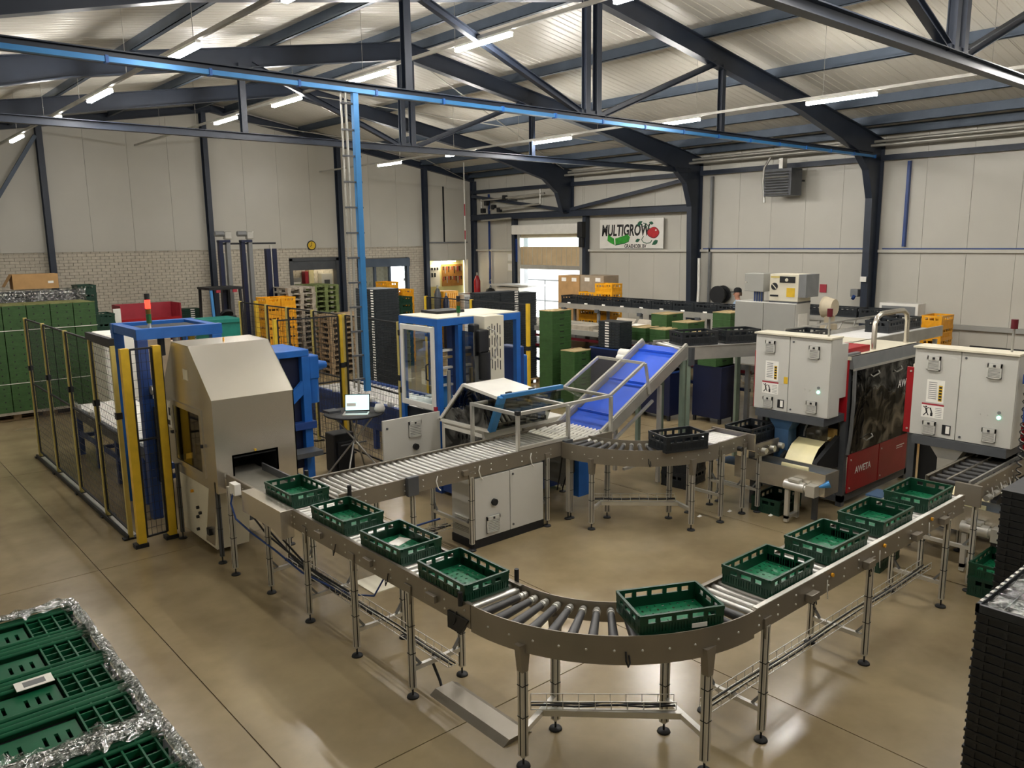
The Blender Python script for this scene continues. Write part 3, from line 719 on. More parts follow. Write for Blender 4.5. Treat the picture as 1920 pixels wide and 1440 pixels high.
for a, b in ((gx[0], gx[1]), (gx[1], gx[2])): MB().box(a+.02, b-.02, gy[0]+.02, gy[1]-.02, ZG-.003, ZG+.003).build('acrylic_pane', 'acrylic', t)
# tilted part along the incline
e0, e1 = (7.82, 1.5), (8.52, 1.86)
for y in (7.04, 7.46, 7.9): bar((e0[0], y, e0[1]), (e1[0], y, e1[1]), .035)
bar((e1[0], 7.04, e1[1]), (e1[0], 7.9, e1[1]), .035); bar((e1[0], 7.02, e1[1]), (8.62, 7.02, 1.42), .03)
for a, b in ((7.06, 7.44), (7.48, 7.88)): MB().quad((e0[0], a, e0[1]), (e0[0], b, e0[1]), (e1[0], b, e1[1]), (e1[0], a, e1[1])).build('acrylic_pane', 'acrylic', t)
# blue incline
t = thing('incline_conveyor', 'inclined bright blue belt conveyor with silver side rails', 'conveyor', (8.6, 7.47, 0))
i0, i1 = Vector((7.76, 0, .98)), Vector((9.52, 0, 1.95)); dv = (i1-i0).normalized(); nv = Vector((-dv.z, 0, dv.x))
def IQ(s, y, h): p = i0+dv*s+nv*h; return (p.x, y, p.z)
LI = (i1-i0).length
MB().add([IQ(0, 7.1, .01), IQ(LI, 7.1, .01), IQ(LI, 7.85, .01), IQ(0, 7.85, .01), IQ(0, 7.1, -.01), IQ(LI, 7.1, -.01), IQ(LI, 7.85, -.01), IQ(0, 7.85, -.01)], [(0,1,2,3),(7,6,5,4),(0,4,5,1),(1,5,6,2),(2,6,7,3),(3,7,4,0)]).build('belt', 'beltblue', t)
for s in (.35, 1.1, 1.85):
    MB().beam(IQ(s, 7.1, .025), IQ(s, 7.85, .025), .02, .03).build('cleat', 'beltblue', t)
for y in (7.07, 7.89):
    MB().beam(IQ(-.05, y, 0), IQ(LI+.02, y, 0), .05, .15, nv).build('side_rail', 'galv', t); MB().beam(IQ(-.05, y, .085), IQ(LI+.02, y, .085), .035, .03, nv).build('top_strip', 'alu', t)
for y in (7.07, 7.89):
    MB().beam((8.9, y, .08), (8.9, y, 1.5), .05, .05).build('leg', 'alu', t); MB().beam((9.42, y, .08), (9.42, y, 1.8), .06, .06).build('leg', 'machinegreen', t)
    MB().beam((8.9, y, .42), (9.42, y, .42), .035, .035).build('crossbar', 'alu', t); MB().beam((7.9, y, .84), (8.75, y, 1.3), .035, .035).build('lower_bar', 'alu', t)
MB().beam((8.9, 7.07, .42), (8.9, 7.89, .42), .035, .035).build('crossbar', 'alu', t); MB().beam((8.15, 7.07, .42), (8.9, 7.07, .42), .035, .035).build('crossbar', 'alu', t)
MB().cyl((9.35, 7.93, 1.8), (9.35, 8.2, 1.8), .08, 12).cyl((9.2, 7.98, 1.75), (9.2, 8.12, 1.75), .06, 12).build('gear_motor', 'white', t)
MB().box(9.5, 9.58, 6.98, 7.06, 1.72, 1.98).build('bearing_block', 'darkgrey', t)
# ================================================================== SILVER HOOD MACHINE
t = thing('crate_washer', 'silver steel hood machine with sloped front over the end of the crate line', 'machine', (3.57, 9.3, 0))
HX0, HX1 = 3.1, 4.05
prof = [(8.53, .83), (8.53, 1.88), (9.12, 2.42), (9.66, 2.43), (10.1, 1.85), (10.1, .95), (9.75, .83)]
hood = MB()
n = len(prof)
# left side has a window opening: build side as frame round it
wy0, wy1, wz0, wz1 = 8.92, 9.78, 1.0, 1.66
hood.prism(prof, 0, HX1-.012, HX1)
L = HX0
hood.add([(L, *p) for p in prof]+[(L, wy0, wz0), (L, wy0, wz1), (L, wy1, wz1), (L, wy1, wz0)],
         [(0, 1, 8, 7), (1, 2, 9, 8), (2, 3, 9), (3, 4, 9), (4, 5, 10, 9), (5, 6, 10), (6, 0, 7, 10)])
ox0, ox1, oz0, oz1 = 3.30, 3.80, .98, 1.22
fv = [(HX0, 8.53, .83), (HX1, 8.53, .83), (HX1, 8.53, 1.88), (HX0, 8.53, 1.88), (ox0, 8.53, oz0), (ox1, 8.53, oz0), (ox1, 8.53, oz1), (ox0, 8.53, oz1)]
hood.add(fv, [(0, 1, 5, 4), (1, 2, 6, 5), (2, 3, 7, 6), (3, 0, 4, 7)])
for i in (1, 2, 3, 4):
    a, b = prof[i], prof[i+1]; hood.quad((HX0, *a), (HX1, *a), (HX1, *b), (HX0, *b))
hood.quad((HX0, 10.1, 1.85), (HX1, 10.1, 1.85), (HX1, 10.1, .95), (HX0, 10.1, .95))
hood = hood.build('hood', 'stainless', t)
MB().box(3.3, 3.8, 8.54, 8.56, 1.2, 1.22).box(ox0, ox1, 9.2, 9.22, .98, 1.22).box(ox0-.02, ox0, 8.53, 9.2, .98, 1.24).box(ox1, ox1+.02, 8.53, 9.2, .98, 1.24).box(ox0, ox1, 8.53, 9.2, 1.22, 1.24).build('tunnel', 'rubber', t)
d = MB().box(HX0-.015, HX0, wy0-.06, wy0, wz0-.06, wz1+.06).box(HX0-.015, HX0, wy1, wy1+.06, wz0-.06, wz1+.06).box(HX0-.015, HX0, wy0, wy1, wz0-.06, wz0).box(HX0-.015, HX0, wy0, wy1, wz1, wz1+.06).build('side_door', 'stainless', t)
MB().box(HX0-.006, HX0-.002, wy0, wy1, wz0, wz1).build('window', 'yellowglass', d)
for y in (8.86, 9.84): MB().box(HX0-.035, HX0-.015, y-.02, y+.02, 1.3, 1.335).build('knob', 'rubber', d)
for k, (y, m_) in enumerate(((9.05, 'rubber'), (9.2, 'yellow'), (9.35, 'bluedeep'), (9.5, 'galv'), (9.6, 'rubber'), (9.68, 'white'))):
    MB().box(3.35+.05*(k % 2), 3.45, y-.03, y+.03, .98, 1.75).build('inner_column', m_, t)
MB().box(3.3, 3.9, 9.3, 9.75, .96, 1.15).build('inner_carriage', 'white', t)
MB().box(HX0-.004, HX0, 9.2, 9.34, 2.02, 2.14).build('notice', 'cream', t, label='small cream notice on the hood side')
MB().box(HX0-.004, HX0, 9.86, 10.05, 1.35, 1.68).build('notice', 'paper', t, label='white warning sheet on the hood side')
MB().box(HX0-.0055, HX0-.004, 9.9, 9.96, 1.5, 1.6).box(HX0-.0055, HX0-.004, 9.93, 10.02, 1.38, 1.44).build('notice_print', 'letterblack', t)
MB().cyl((3.6, 9.35, 2.42), (3.6, 9.35, 2.46), .012, 8).build('lifting_eye', 'amber', t)
MB().cyl((3.55, 8.53, 1.26), (3.55, 8.515, 1.26), .014, 8).build('indicator', 'yellow', t)
mb = MB().prism([(8.72, .83), (10.0, .9), (9.95, .06), (8.9, .06)], 0, 3.17, 3.55); mb.build('base', 'cream', t)
MB().prism([(8.76, .8), (8.98, .8), (9.2, .1), (8.94, .1)], 0, 3.158, 3.168).build('gusset_plate', 'stainless', t)
for y, z, m_ in ((9.55, .62, 'amber'), (9.4, .45, 'rubber'), (9.33, .4, 'rubber'), (9.42, .33, 'rubber'), (9.44, .17, 'rubber'), (9.0, .26, 'rubber')):
    MB().cyl((3.17, y, z), (3.14, y, z), .02, 8).build('switch', m_, t)
MB().box(3.12, 3.165, 8.98, 9.06, .22, .3).build('main_switch', 'rubber', t)
for x, y in ((3.06, 9.72), (3.12, 8.62), (3.95, 8.62), (3.95, 9.95)): leg(t, x, y, .95, .04, 'darkgrey')
MB().box(3.6, 3.98, 8.95, 9.9, .3, .9).build('inner_tank', 'darkgrey', t)

# ================================================================== SAFETY FENCE
def fence_panel(parent, p, q, z0, z1):
    p, q = Vector(p), Vector(q); d = q-p; L = d.length; d.normalize()
    mb = MB()
    for z in (z0, (z0+z1)/2+.05, z1): mb.beam(p+Vector((0, 0, z)), q+Vector((0, 0, z)), .022, .022)
    for e in (p, q): mb.beam(e+Vector((0, 0, z0)), e+Vector((0, 0, z1)), .022, .022)
    f = mb.build('panel_frame', 'rubber', parent)
    mb = MB(); k = int(L/.05); nrm = d.cross(Vector((0, 0, 1)))*.0016
    for i in range(1, k):
        a = p+d*(L*i/k); mb.beam(a+Vector((0, 0, z0)), a+Vector((0, 0, z1)), .0036, .0036)
    z = z0+.1
    while z < z1: 
        mb.beam(p+Vector((0, 0, z)), q+Vector((0, 0, z)), .0036, .0036); z += .1
    o = mb.build('wire_mesh', 'rubber', f, stuff=True); return f
def fence(label, pts, H=2.38, m='yellowpale', wd=.05):
    pts = [Vector((*p, 0)) for p in pts]; t = thing('safety_fence', label, 'fence', pts[0], 'safety fences')
    for i, p in enumerate(pts):
        x, y = p.x, p.y
        o = MB().box(x-wd/2, x+wd/2, y-wd/2, y+wd/2, .02, H).build('post', m, t)
        MB().box(x-.09, x+.09, y-.05, y+.05, 0, .02).build('foot_plate', 'rubber', o)
        MB().box(x-.035, x+.035, y-.035, y+.035, 1.5, 1.58).build('clamp', 'rubber', o)
        if i: 
            d = (pts[i]-pts[i-1]).normalized()*.045; fence_panel(t, pts[i-1]+d, pts[i]-d, .1, H-.02)
    return t
f1 = fence('tall yellow post mesh fence along the left side of the palletising cell', [(2.6, 15.29), (2.6, 13.98), (2.6, 12.57), (2.6, 11.23), (2.58, 10.15)])
MB().box(2.55, 2.67, 10.1, 15.3, .0, .012).build('floor_rail', 'galv', f1); MB().box(2.53, 2.55, 10.1, 15.3, 0, .06).build('toe_rail', 'rubber', f1)
MB().beam((2.58, 11.23, 2.42), (2.58, 10.15, 2.42), .06, .09).build('door_track', 'rubber', f1)
f2 = thing('light_curtain_gate', 'bright yellow double post gate with mesh beside the silver hood', 'gate', (2.78, 9.8, 0))
for x, y in ((2.6, 9.77), (2.97, 9.83)):
    o = MB().box(x-.045, x+.045, y-.045, y+.045, .05, 2.38).build('post', 'yellow', f2); MB().box(x-.09, x+.06, y-.06, y+.06, 0, .05).build('foot_plate', 'rubber', o)
    MB().box(x+.045, x+.06, y-.03, y+.03, .1, 2.36).build('light_curtain', 'rubber', o)
fence_panel(f2, (2.67, 9.79, 0), (2.91, 9.82, 0), .1, 2.36)
fence('yellow post mesh fence between the laptop table and the pallet stacks', [(6.62, 16.15), (6.62, 14.9), (6.62, 14.0), (6.62, 13.0), (6.6, 11.84), (6.5, 10.05)])
fence('short mesh fence behind the laptop table', [(5.36, 11.8), (6.5, 11.8)], m='yellow', wd=.05)
fence('yellow post mesh fence behind the blue machine towards the sorting tables', [(10.04, 14.4), (10.04, 12.8), (10.04, 11.1)], m='yellow', wd=.06)
single(MB().box(6.83, 6.9, 15.9, 15.97, 0, 2.38), 'bollard', 'yellow', 'lone bright yellow post in front of the amber crates', 'post', (6.86, 15.93, 0))

# ================================================================== PALLETISER (blue)
t = thing('palletiser', 'blue steel palletiser portal inside the fence with red beacon', 'machine', (3.5, 11.3, 0))
for x, y in ((3.07, 10.72), (4.02, 10.72), (3.07, 11.75), (4.02, 11.75)):
    MB().box(x-.065, x+.065, y-.065, y+.065, .0, 2.36).build('column', 'blue' if x > 3.5 or y > 11 else 'bluedeep', t, bevel=.006)
for y in (10.72, 11.75): MB().box(3.0, 4.1, y-.06, y+.06, 2.36, 2.5).build('top_beam', 'blue', t, bevel=.006)
for x in (3.07, 4.02): MB().box(x-.06, x+.06, 10.78, 11.69, 2.38, 2.495).build('top_beam', 'blue', t, bevel=.006)
MB().box(3.2, 3.95, 10.9, 11.6, 2.42, 2.46).build('lift_plate', 'rubber', t)
MB().box(3.0, 3.14, 10.64, 10.78, 0.9, 1.6).build('chain_guard', 'bluedeep', t); MB().box(3.12, 3.2, 10.6, 10.9, .5, 1.5).build('cable_chain', 'rubber', t)
for z in (1.75, 1.2, .6): MB().box(3.05, 4.05, 10.78, 10.84, z, z+.08).build('cross_beam', 'bluedeep', t)
MB().cyl((3.1, 10.6, 1.72), (3.3, 10.6, 1.72), .06, 10).build('motor', 'galv', t)
for x in (3.4, 3.6, 3.8): MB().cyl((x, 11.0, 2.1), (x, 11.0, 2.4), .045, 10).build('gas_spring', ('galv', 'rubber', 'yellow')[int(x*10) % 3], t)
b = thing('signal_tower', 'signal tower with glowing red lamp on the blue palletiser', 'beacon', (3.2, 10.75, 2.5))
MB().cyl((3.2, 10.75, 2.5), (3.2, 10.75, 2.56), .02, 10).build('stem', 'alu', b)
for z0, z1, m_ in ((2.56, 2.68, 'greenlamp'), (2.68, 2.75, 'amberlamp'), (2.75, 2.86, 'redlamp'), (2.86, 2.94, 'rubber')):
    MB().cyl((3.2, 10.75, z0), (3.2, 10.75, z1-.004), .033, 12).build('lamp_segment', m_, b)
t = thing('pallet_conveyor', 'white topped chain conveyor on blue legs inside the fence', 'conveyor', (3.6, 13.2, 0))
MB().box(3.2, 4.1, 11.0, 15.2, .78, .8).build('bed', 'whitebelt', t)
for x in (3.18, 4.12): MB().box(x-.03, x+.03, 11.0, 15.2, .64, .82).build('side_beam', 'darkgrey', t)
k = 11.1
while k < 15.2: MB().cyl((3.2, k, .81), (4.1, k, .81), .03, 8).build('roller', 'rollerwhite', t); k += .15
for y in (11.4, 12.7, 13.85, 15.0):
    for x in (3.18, 4.1): MB().box(x-.04, x+.04, y-.04, y+.04, 0, .66).build('leg', 'bluedeep', t)
    MB().box(3.18, 4.1, y-.03, y+.03, .3, .36).build('crossbar', 'bluedeep', t)
MB().box(3.15, 3.2, 11.4, 15, .36, .42).build('stretcher', 'bluedeep', t)
for y in (15.1, 14.9, 14.7, 13.9): MB().box(3.1, 3.16, y-.05, y+.05, .8, .92).build('guide_block', 'galv', t)
# blue lifting tower right of the hood
t = thing('lift_tower', 'deep blue lifting tower with blue gear motor right of the silver hood', 'machine', (4.9, 10.9, 0))
for x in (4.75, 5.2): MB().box(x-.06, x+.06, 10.5, 10.66, .05, 1.95).build('column', 'blue', t, bevel=.006)
for x in (4.75, 5.2): MB().box(x-.06, x+.06, 11.2, 11.34, .05, 1.95).build('column', 'bluedeep', t, bevel=.006)
MB().box(4.7, 5.26, 10.5, 11.34, 1.95, 2.05).build('head_plate', 'blue', t, bevel=.01); MB().box(4.82, 5.14, 10.6, 10.7, .3, 1.95).build('mast_plate', 'navy', t)
MB().add([(5.14, 10.5, 1.6), (4.7, 10.5, 1.2), (4.7, 10.5, 1.05), (5.14, 10.5, 1.4), (5.14, 10.56, 1.6), (4.7, 10.56, 1.2), (4.7, 10.56, 1.05), (5.14, 10.56, 1.4)], [(0,1,2,3),(7,6,5,4),(0,4,5,1),(1,5,6,2),(2,6,7,3),(3,7,4,0)]).build('strut', 'blue', t)
g = MB().box(5.26, 5.42, 10.52, 10.74, 1.6, 1.95).build('gearbox', 'blue', t, bevel=.02); MB().cyl((5.42, 10.63, 1.78), (5.58, 10.63, 1.78), .09, 14, .05).cyl((5.34, 10.63, 1.6), (5.34, 10.63, 1.25), .1, 14).build('motor', 'blue', g)
MB().box(4.7, 5.3, 10.45, 10.9, .9, 1.0).build('fork_carriage', 'bluedeep', t); MB().box(4.75, 5.25, 10.2, 10.5, .55, .62).build('fork', 'darkgrey', t); MB().box(4.65, 5.3, 10.4, 11.4, 0, .06).build('base', 'bluedeep', t)

# ================================================================== LAPTOP TABLE
t = thing('folding_table', 'round black folding table with crossed metal legs carrying a laptop', 'table', (6.0, 10.6, 0))
MB().lathe([(0, 1.0), (.44, 1.0), (.46, .985), (.44, .97), (0, .97)], (6.0, 10.6, 0), 28).build('tabletop', 'rubber', t)
for x0, y0, x1, y1 in ((5.68, 10.95, 6.2, 10.35), (6.35, 10.95, 5.8, 10.35), (5.66, 10.3, 6.22, 10.85), (6.32, 10.28, 5.76, 10.85)):
    MB().cyl((x0, y0, 0), (x1, y1, .97), .014, 8).build('leg', 'galv', t)
MB().cyl((5.78, 10.65, .5), (6.22, 10.65, .5), .012, 8).build('crossbar', 'darkgrey', t)
t = thing('laptop', 'open silver laptop with glowing pale screen on the round table', 'laptop', (5.95, 10.45, 1.0))
LM = Matrix.Rotation(R(-42), 4, 'Z')
def lp(mb, nm, m_): 
    o = put(mb.mesh(nm, m_), nm, t); return o
t.rotation_euler.z = R(-38)
lp(MB().box(-.19, .19, -.13, .13, 0, .018), 'keyboard_base', 'alu'); lp(MB().box(-.165, .165, -.02, .1, .018, .02), 'keys', 'rubber')
lid = lp(MB().add([(-.19, .13, .018), (.19, .13, .018), (.19, .2, .27), (-.19, .2, .27), (-.19, .14, .015), (.19, .14, .015), (.19, .21, .268), (-.19, .21, .268)], [(0,1,2,3),(7,6,5,4),(0,4,5,1),(1,5,6,2),(2,6,7,3),(3,7,4,0)]), 'lid', 'rubber')
put(MB().add([(-.178, .1335, .034), (.178, .1335, .034), (.178, .195, .258), (-.178, .195, .258)], [(0, 1, 2, 3)]).mesh('screen', 'screen'), 'screen', lid)
put(MB().add([(-.16+.05*0, .148, .09), (-.02, .148, .09), (-.02, .1625, .14), (-.16, .1625, .14)], [(0, 1, 2, 3)]).mesh('screen_window', 'white'), 'screen_window', lid)
single(MB().lathe([(0, 0), (.07, 0), (.085, .05), (.06, .12), (0, .13)], (6.3, 10.35, 1.0), 14), 'scanner_cradle', 'white', 'rounded white scanner beside the laptop', 'scanner', (6.3, 10.35, 1.0))
single(MB().box(5.66, 5.86, 10.75, 10.95, 1.0, 1.03), 'notebook', 'darkgrey', 'dark notebook left of the laptop', 'notebook', (5.76, 10.85, 1.0))
single(MB().box(5.8, 6.15, 10.9, 11.2, 0, .62).box(5.84, 6.1, 10.86, 10.9, .05, .5), 'tool_bag', 'rubber', 'black bag standing under the round laptop table', 'bag', (5.97, 11.05, 0), bevel=.04)
single(MB().beam((5.55, 10.4, .04), (6.25, 10.75, .04), .09, .07), 'timber_offcut', 'wood', 'short wooden beam lying on the floor by the laptop table', 'beam', (5.9, 10.57, 0))

# ================================================================== BLUE CASE ERECTOR
t = thing('blue_machine', 'bright blue framed machine cabin with glass door and white slotted tower', 'machine', (7.2, 9.5, 0))
X0, X1, Y0, Y1, ZT = 6.42, 7.95, 8.96, 9.92, 2.49
for x in (X0, X1-.08):
    for y in (Y0, Y1-.08): MB().box(x, x+.08, y, y+.08, .12, ZT-.1).build('post', 'blue', t)
for y in (Y0, Y1-.08): MB().box(X0, X1, y, y+.08, ZT-.1, ZT).build('top_rail', 'blue', t); MB().box(X0, X1, y, y+.08, .0, .12).build('base_rail', 'bluedeep', t)
for x in (X0, X1-.08): MB().box(x, x+.08, Y0+.08, Y1-.08, ZT-.1, ZT).build('top_rail', 'blue', t); MB().box(x, x+.08, Y0+.08, Y1-.08, 0, .12).build('base_rail', 'bluedeep', t)
MB().box(X0+.01, X1-.01, Y0+.01, Y1-.01, ZT, ZT+.012).build('roof_sheet', 'cream', t)
MB().box(X0+.4, X0+.9, Y0+.55, Y1, ZT+.012, ZT+.05).build('roof_beam', 'rubber', t)
d = MB()
for a, b_, c, e in ((9.02, 9.1, 1.2, 2.38), (9.78, 9.86, 1.2, 2.38), (9.1, 9.78, 1.2, 1.28), (9.1, 9.78, 2.3, 2.38)): d.box(X0-.03, X0, a, b_, c, e)
d = d.build('glass_door', 'white', t, bevel=.008); MB().box(X0-.016, X0-.012, 9.1, 9.78, 1.28, 2.3).build('pane', 'window', d)
MB().tube([(X0-.03, 9.14, 1.62), (X0-.08, 9.14, 1.64), (X0-.08, 9.14, 1.84), (X0-.03, 9.14, 1.86)], .012, 8).build('handle', 'rubber', d)
MB().box(X0-.035, X0, 9.0, 9.05, 1.2, 1.26).build('safety_switch', 'redbin', d)
for z in (1.35, 2.2): MB().box(X0-.04, X0, 9.86, 9.9, z, z+.08).build('hinge', 'rubber', d)
# lower hatch door swung open towards the laptop
d = MB().box(5.48, 6.41, 8.94, 8.97, .55, 1.21).build('open_hatch', 'cabgrey', t, bevel=.004, label='open light grey hatch door with vent and black handle')
cabinet_vent(d, '-y', 5.98, .92, 8.94, .2, .22); MB().cyl((5.98, 8.94, .78), (5.98, 8.9, .78), .045, 8).build('main_switch', 'rubber', d); MB().cyl((5.54, 8.94, 1.1), (5.54, 8.925, 1.1), .015, 8).build('lock', 'darkgrey', d)
MB().box(X0+.05, X0+.08, 9.02, 9.86, .12, 1.15).build('dark_panel', 'rubber', t); MB().box(X0+.3, X0+1.2, 9.2, 9.8, .1, 1.1).build('inner_body', 'darkgrey', t)
MB().box(X0+.5, X0+.62, 9.3, 9.42, 1.1, 2.4).build('inner_column', 'bluedeep', t); MB().box(X0+.2, X0+.5, 9.25, 9.6, 1.3, 1.32).build('carton_blank', 'paper', t)
MB().add([(6.6, 9.15, 1.2), (6.85, 9.15, 1.2), (6.8, 9.3, 1.62), (6.6, 9.3, 1.62)], [(0, 1, 2, 3)]).build('blue_flap', 'skyblue', t)
for k in range(5): MB().box(X0+.12, X0+.5, 9.2, 9.7, 1.14+k*.02, 1.15+k*.02).build('carton_blank', ('paper', 'darkgrey', 'paper', 'galv', 'white')[k], t)
for z in (1.5, 1.62, 1.75, 1.9, 2.0): MB().box(X0+.1, X0+.4, Y0+.2, Y0+.25, z, z+.03).build('guide_bar', ('white', 'bluedeep', 'white', 'kraft', 'kraft')[int(z*10) % 5], t)
MB().cyl((X0+.22, Y0+.06, .9), (X0+.22, Y0+.06, 1.75), .03, 10).build('piston', 'galv', t)
MB().box(X0+.36, X0+.44, Y0, Y0+.08, .1, 2.4).build('post', 'blue', t)
# white slotted tower + black motor
d = MB().box(7.06, 7.42, 8.72, 8.98, 1.5, 2.5).build('white_tower', 'cream', t, bevel=.006)
mb = MB()
for i in range(5):
    for j in range(4):
        mb.box(7.14+i*.05, 7.15+i*.05, 8.714, 8.72, 1.72+j*.17+(i % 2)*.03, 1.85+j*.17+(i % 2)*.03)
mb.build('slots', 'rubber', d)
MB().box(6.9, 7.0, 8.75, 8.9, 1.95, 2.4).box(6.92, 7.1, 8.66, 8.82, 2.0, 2.32).build('motor_block', 'rubber', t, bevel=.02)
MB().cyl((7.02, 8.68, 1.62), (7.02, 8.68, 2.0), .085, 14).build('motor', 'rubber', t); MB().tube([(7.05, 8.64, 2.35), (7.15, 8.6, 2.3), (7.2, 8.6, 2.1), (7.15, 8.62, 1.95), (7.08, 8.62, 1.9)], .012, 6).build('cable', 'galv', t)
MB().box(6.84, 6.86, 8.7, 8.95, 1.2, 2.3).build('smoked_panel', 'acryldark', t)
b = thing('signal_tower', 'signal tower with dark green lamp on the blue machine cabin', 'beacon', (6.86, 9.05, ZT))
MB().cyl((6.86, 9.05, ZT), (6.86, 9.05, ZT+.06), .018, 8).build('stem', 'alu', b)
for z0, z1, m_ in ((.06, .16, 'greenlamp'), (.16, .22, 'amberlamp'), (.22, .3, 'rubber')): MB().cyl((6.86, 9.05, ZT+z0), (6.86, 9.05, ZT+z1-.004), .03, 10).build('lamp_segment', m_, b)
MB().box(7.5, 7.56, 8.99, 9.05, 1.4, 2.4).build('inner_post', 'yellowpale', t); MB().box(7.44, 7.48, 8.98, 9.0, 1.45, 2.1).build('switch_panel', 'cabgrey', t)
MB().cyl((7.46, 8.98, 1.7), (7.46, 8.95, 1.7), .025, 8).build('switch', 'rubber', t); MB().box(7.445, 7.475, 8.97, 8.98, 1.82, 1.85).build('switch', 'red', t)
MB().box(7.95, 8.15, 9.1, 9.5, .2, 1.95).build('side_housing', 'bluedeep', t, bevel=.02); MB().box(8.15, 8.26, 9.15, 9.35, 1.2, 1.8).build('drive', 'blue', t, bevel=.02)
# carton sealer in front
t = thing('carton_sealer', 'white carton sealer with dark tinted windows and sky blue edge beside the guard', 'machine', (7.1, 8.4, 0))
MB().box(6.42, 7.9, 7.98, 8.92, .55, 1.08).build('body', 'white', t, bevel=.01); MB().box(6.42, 7.9, 8.0, 8.92, .06, .2).build('base', 'bluedeep', t); MB().box(6.5, 7.8, 8.05, 8.85, .2, .55).build('lower_body', 'darkgrey', t)
S = 6.40
hp = [(8.91, 1.1), (8.36, 1.66), (7.62, 1.58), (7.82, 1.12)]
for i in range(4):
    a, b_ = hp[i], hp[(i+1) % 4]; MB().beam((S, *a), (S, *b_), .04, .05, (1, 0, 0)).build('window_frame', 'white' if i != 2 else 'skyblue', t)
MB().prism(hp, 0, S+.002, S+.006).build('tinted_window', 'smoked', t)
MB().box(S-.012, S, 8.0, 8.8, .62, 1.0).build('lower_window', 'smoked', t); MB().box(S-.012, S, 7.98, 8.84, 1.0, 1.05).build('window_frame', 'white', t)
MB().add([(6.42, 8.36, 1.67), (7.1, 8.36, 1.67), (7.1, 7.62, 1.6), (6.42, 7.62, 1.6), (6.42, 8.36, 1.64), (7.1, 8.36, 1.64), (7.1, 7.62, 1.57), (6.42, 7.62, 1.57)], [(0,1,2,3),(7,6,5,4),(0,4,5,1),(1,5,6,2),(2,6,7,3),(3,7,4,0)]).build('lid', 'white', t)
MB().add([(6.42, 8.4, 1.66), (7.1, 8.4, 1.66), (7.1, 8.9, 1.1), (6.42, 8.9, 1.1)], [(0, 1, 2, 3)]).build('rear_window', 'acryldark', t)
MB().add([(6.42, 7.6, 1.6), (7.4, 7.6, 1.6), (7.4, 7.8, 1.12), (6.42, 7.8, 1.12), (6.42, 7.64, 1.6), (7.4, 7.64, 1.6), (7.4, 7.84, 1.12), (6.42, 7.84, 1.12)], [(7,6,5,4),(0,4,5,1),(1,5,6,2),(2,6,7,3),(3,7,4,0)]).build('front_window', 'acryldark', t)
MB().beam((6.42, 7.6, 1.6), (7.48, 7.6, 1.6), .06, .05).build('front_edge', 'skyblue', t); MB().beam((6.42, 7.82, 1.12), (6.42, 7.6, 1.6), .1, .06).build('edge_strip', 'skyblue', t)
for k in range(7): MB().box(6.5+k*.16, 6.56+k*.16, 7.95, 8.7, 1.09, 1.14+.02*(k % 3)).build('mechanism_bar', ('rubber', 'galv', 'darkgrey')[k % 3], t)
MB().box(6.7, 7.3, 8.0, 8.2, 1.14, 1.35).build('tape_head', 'rubber', t, bevel=.02); MB().box(7.4, 7.55, 8.0, 8.1, 1.1, 1.4).build('blue_block', 'blue', t)
for x in (6.6, 7.0): MB().box(x-.04, x+.04, 7.66, 7.7, 1.605, 1.63).build('latch', 'rubber', t)

t = thing('low_conveyor', 'deep blue low crate conveyor behind the laptop table fence', 'conveyor', (7.65, 12.4, 0))
for x in (7.1, 8.2): MB().box(x-.04, x+.04, 10.5, 14.2, .35, .82).build('side_panel', 'bluedeep', t)
k = 10.6
while k < 14.2: MB().cyl((7.14, k, .76), (8.16, k, .76), .035, 8).build('roller', 'roller', t); k += .16
for y in (10.6, 11.8, 13.0, 14.1):
    for x in (7.1, 8.2): MB().box(x-.04, x+.04, y-.04, y+.04, 0, .35).build('leg', 'bluedeep', t)
for y in (10.8, 11.3, 11.9, 12.5, 13.2): MB().lathe([(0, .1), (.05, .09), (.06, .03), (.05, 0)], (7.1, y, .82), 10).build('guide_cap', 'white', t)
